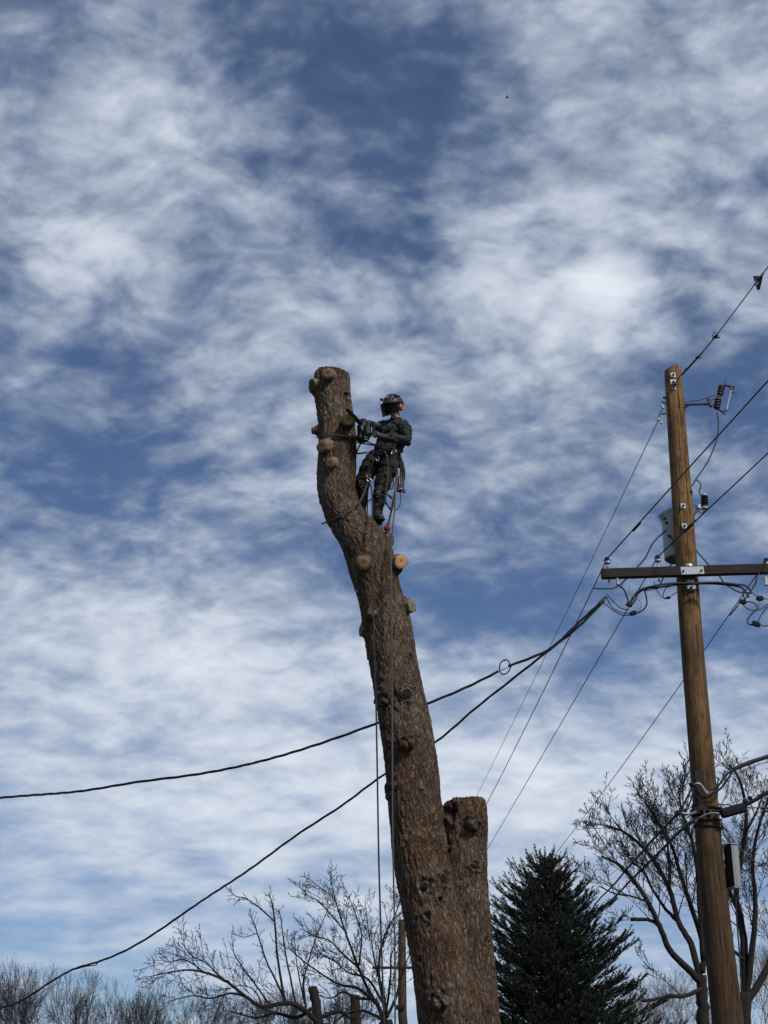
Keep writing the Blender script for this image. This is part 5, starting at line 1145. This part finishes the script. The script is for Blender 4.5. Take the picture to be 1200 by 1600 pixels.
# second fruit tree behind the ropes
Y4 = 25.5; w = Wood(); random.seed(22); cf4 = dict(cf3); cf4.update(L1=.62, n=[10, 6, 4])
def L4(l, r0, r1, d=1.0, t0=.15, cf=cf4, j=.05): w.limb(PP(l, Y4, j), r0, r1, cf, d, t0)
L4([(612,1760),(606,1660),(602,1596)], .16, .12, 0)
L4([(602,1600),(590,1570),(578,1552),(560,1512),(542,1462),(528,1420),(516,1374)], .06, .006, 1.2, .2)
L4([(602,1596),(600,1560),(585,1500),(578,1450)], .05, .006, 1.2, .2); L4([(602,1580),(592,1520),(598,1470),(617,1430),(626,1405)], .045, .006, 1.2, .2)
L4([(590,1570),(560,1545),(530,1538),(500,1520),(472,1500),(450,1478)], .045, .005, 1.2, .2); L4([(560,1512),(535,1490),(515,1470),(490,1462),(468,1450)], .03, .005, 1.2, .1)
L4([(542,1458),(526,1440),(500,1410),(483,1400),(472,1388)], .022, .005, 1.2, .1); L4([(560,1512),(565,1460),(552,1420),(545,1400)], .024, .005, 1.2, .1)
L4([(604,1590),(618,1560),(626,1530),(640,1490)], .045, .008, 1, .2); L4([(602,1596),(570,1580),(540,1585),(520,1600)], .045, .01, 1.1, .2)
L4([(585,1560),(560,1560),(535,1550),(515,1560),(480,1548)], .04, .006, 1.1, .2); L4([(578,1470),(574,1440),(570,1405)], .018, .004, 1, .1); L4([(598,1480),(606,1450),(600,1415)], .018, .004, 1, .1)
L4([(600,1570),(575,1530),(545,1520),(520,1500),(498,1490)], .035, .005, 1.2, .2); L4([(527,1412),(518,1400),(502,1388),(488,1376)], .014, .004, 1.3, .0); L4([(603,1585),(610,1530),(612,1490),(628,1462)], .035, .006, 1.2, .2)
w.done(V((P(612, 1760, Y4).x, Y4, 0)), 'bushy bare fruit tree with a tangle of twigs behind the hanging ropes', 'twig')
m = MB(); m.tube([V((P(556, 1600, 27).x, 27, 0)), P(556, 1600, 27), P(554.5, 1555, 27)], [.10, .095, .085], 10)
tag(obj('wooden_post', m, M['far_pole']), 'short brown wooden post standing among the fruit tree branches', 'post')

# ------------------------------------------------------------ spruce
SY = 25.0; stp = P(851, 1340, SY); Ht = stp.z; sx0 = stp.x
sp_ = root('spruce_tree', V((sx0, SY, 0)), 'dark conical spruce with upswept shoots between the big trunk and the near pole', 'tree')
m = MB(); m.tube([V((sx0, SY, 0)), V((sx0, SY, Ht * .5)), V((sx0, SY, Ht - .25)), V((sx0 + .01, SY, Ht))], [.16, .10, .03, .008], 9); obj('trunk', m, M['limb'], sp_, True)
random.seed(5); bm_ = MB(); shoots = []
def shoot(p, d, L):
    d = d.normalized(); q = p + d * L; shoots.append((tuple(p), tuple(q)))
for p_ in (((0, 0, 1), .34), ):
    shoot(V((sx0, SY, Ht - .30)), V((0, 0, 1)), .30)
for k in range(7):
    a = k * .9; shoot(V((sx0, SY, Ht - .28)), V((math.cos(a) * .8, math.sin(a) * .8, 1)), .2)
z = Ht - .22; wh = 0
while z > .25:
    dep = Ht - z; R = .92 * dep ** .64
    nb = 8 + int(min(9, dep * 3)); wh += 1
    for k in range(nb):
        a = 2 * math.pi * (k + random.random() * .7) / nb + wh * .7; rr = R * random.uniform(.72, 1.12); el = .55 - .24 * min(dep, 2.8) + random.uniform(-.12, .12)
        o = V((sx0, SY, z + random.uniform(-.06, .06))); hd = V((math.cos(a), math.sin(a), 0)); nsg = max(3, int(rr / .19)); pts = [o]
        for i in range(nsg):
            t = (i + 1) / nsg; e2 = el * (1 - t) + (el * .3 + .50) * t; pts.append(pts[-1] + (hd * math.cos(e2) + V((0, 0, 1)) * math.sin(e2)) * (rr / nsg))
        bm_.tube(pts, [max(.005, .022 * (1 - i / nsg)) for i in range(nsg + 1)], 4, cap=False)
        side = V((-hd.y, hd.x, 0))
        for i in range(1, nsg + 1):
            t = i / nsg; d = (pts[i] - pts[i - 1]).normalized(); ls = min(.55, rr * .42) * (1.05 - .75 * t) + .07
            shoots.append((tuple(pts[i - 1]), tuple(pts[i])))
            for s in (-1, 1):
                sdir = d * .95 + side * s * random.uniform(.55, .85) + V((0, 0, random.uniform(.05, .55))); bp = pts[i - 1].lerp(pts[i], random.random()); L = ls * random.uniform(.8, 1.2); shoot(bp, sdir, L)
                if L > .22: shoot(bp + sdir.normalized() * L * .4, sdir.normalized() + d * .3 + V((0, 0, random.uniform(.1, .6))), L * .6); shoot(bp + sdir.normalized() * L * .55, sdir.normalized() - side * s * .5 + V((0, 0, random.uniform(-.2, .4))), L * .45)
            if random.random() < .7: shoot(pts[i], d * .6 + V((0, 0, random.uniform(.4, .9))), .22)
        shoot(pts[-1], pts[-1] - pts[-2] + V((0, 0, .04)), .17)
    z -= .13 + .04 * min(dep, 3)
obj('bough', bm_, M['limb'], sp_, True)
sa_ = np.array([s[0] for s in shoots]); sb_ = np.array([s[1] for s in shoots]); print('shoots', len(sa_))
L_ = np.linalg.norm(sb_ - sa_, axis=1); cnt = np.clip((L_ / .0034).astype(int), 20, 90); idx = np.repeat(np.arange(len(sa_)), cnt); n = len(idx)
ax = (sb_ - sa_) / L_[:, None]; ax = ax[idx]; t = rng.random(n); base = sa_[idx] + (sb_ - sa_)[idx] * t[:, None]
rv = rng.normal(size=(n, 3)); rv -= ax * np.sum(rv * ax, 1)[:, None]; rv /= np.linalg.norm(rv, axis=1)[:, None]
rv[:, 2] = np.where(rng.random(n) < .5, np.abs(rv[:, 2]), rv[:, 2])
nd = ax * .55 + rv; nd /= np.linalg.norm(nd, axis=1)[:, None]; ln = rng.uniform(.026, .040, n)
wv = np.cross(nd, rng.normal(size=(n, 3))); wv /= np.linalg.norm(wv, axis=1)[:, None]; wv *= .0058
vv = np.stack([base - wv, base + wv, base + nd * ln[:, None]], 1).reshape(-1, 3) - np.array([sx0, SY, 0])
me = bpy.data.meshes.new('needles'); me.vertices.add(n * 3); me.vertices.foreach_set('co', vv.ravel().astype(np.float32)); me.loops.add(n * 3); me.loops.foreach_set('vertex_index', np.arange(n * 3, dtype=np.int32))
me.polygons.add(n); me.polygons.foreach_set('loop_start', np.arange(0, n * 3, 3, dtype=np.int32)); me.update(calc_edges=True); me.materials.append(M['needle'])
no = bpy.data.objects.new('crown', me); C.objects.link(no); no.parent = sp_; print('needles', n)

# ------------------------------------------------------------ specks in the air
m = MB(); c_ = P(793, 152, 60); m.ball(c_, .09, .035, .035, 8, 6); m.tube([c_ + V((-.02, 0, .02)), c_ + V((-.03, .0, .12)), c_ + V((.02, 0, .18))], [.03, .02, .005], 5, ell=(1, .4, 1)); m.tube([c_ + V((-.02, 0, .02)), c_ + V((-.05, .0, -.05)), c_ + V((-.08, 0, -.10))], [.03, .02, .005], 5, ell=(1, .4, 1))
tag(obj('bird', m, M['bird']), 'tiny dark bird high in the blue gap of the upper right sky', 'bird')
for x, y, lab in ((635, 801, 'wood chip falling right of the climber\'s boots'), (659, 985, 'wood chip falling right of the trunk\'s grey sawn stub'), (550, 1203, 'wood chip falling left of the trunk above the lower cable')):
    m = MB(); m.box(P(x, y, TY - .3), (1, .3, .4), (0, 1, .2), (-.3, 0, 1), .016, .006, .012, .001); tag(obj('wood_chip', m, M['chip']), lab, 'wood chip', 'falling wood chips')
print('objects', len(bpy.data.objects))
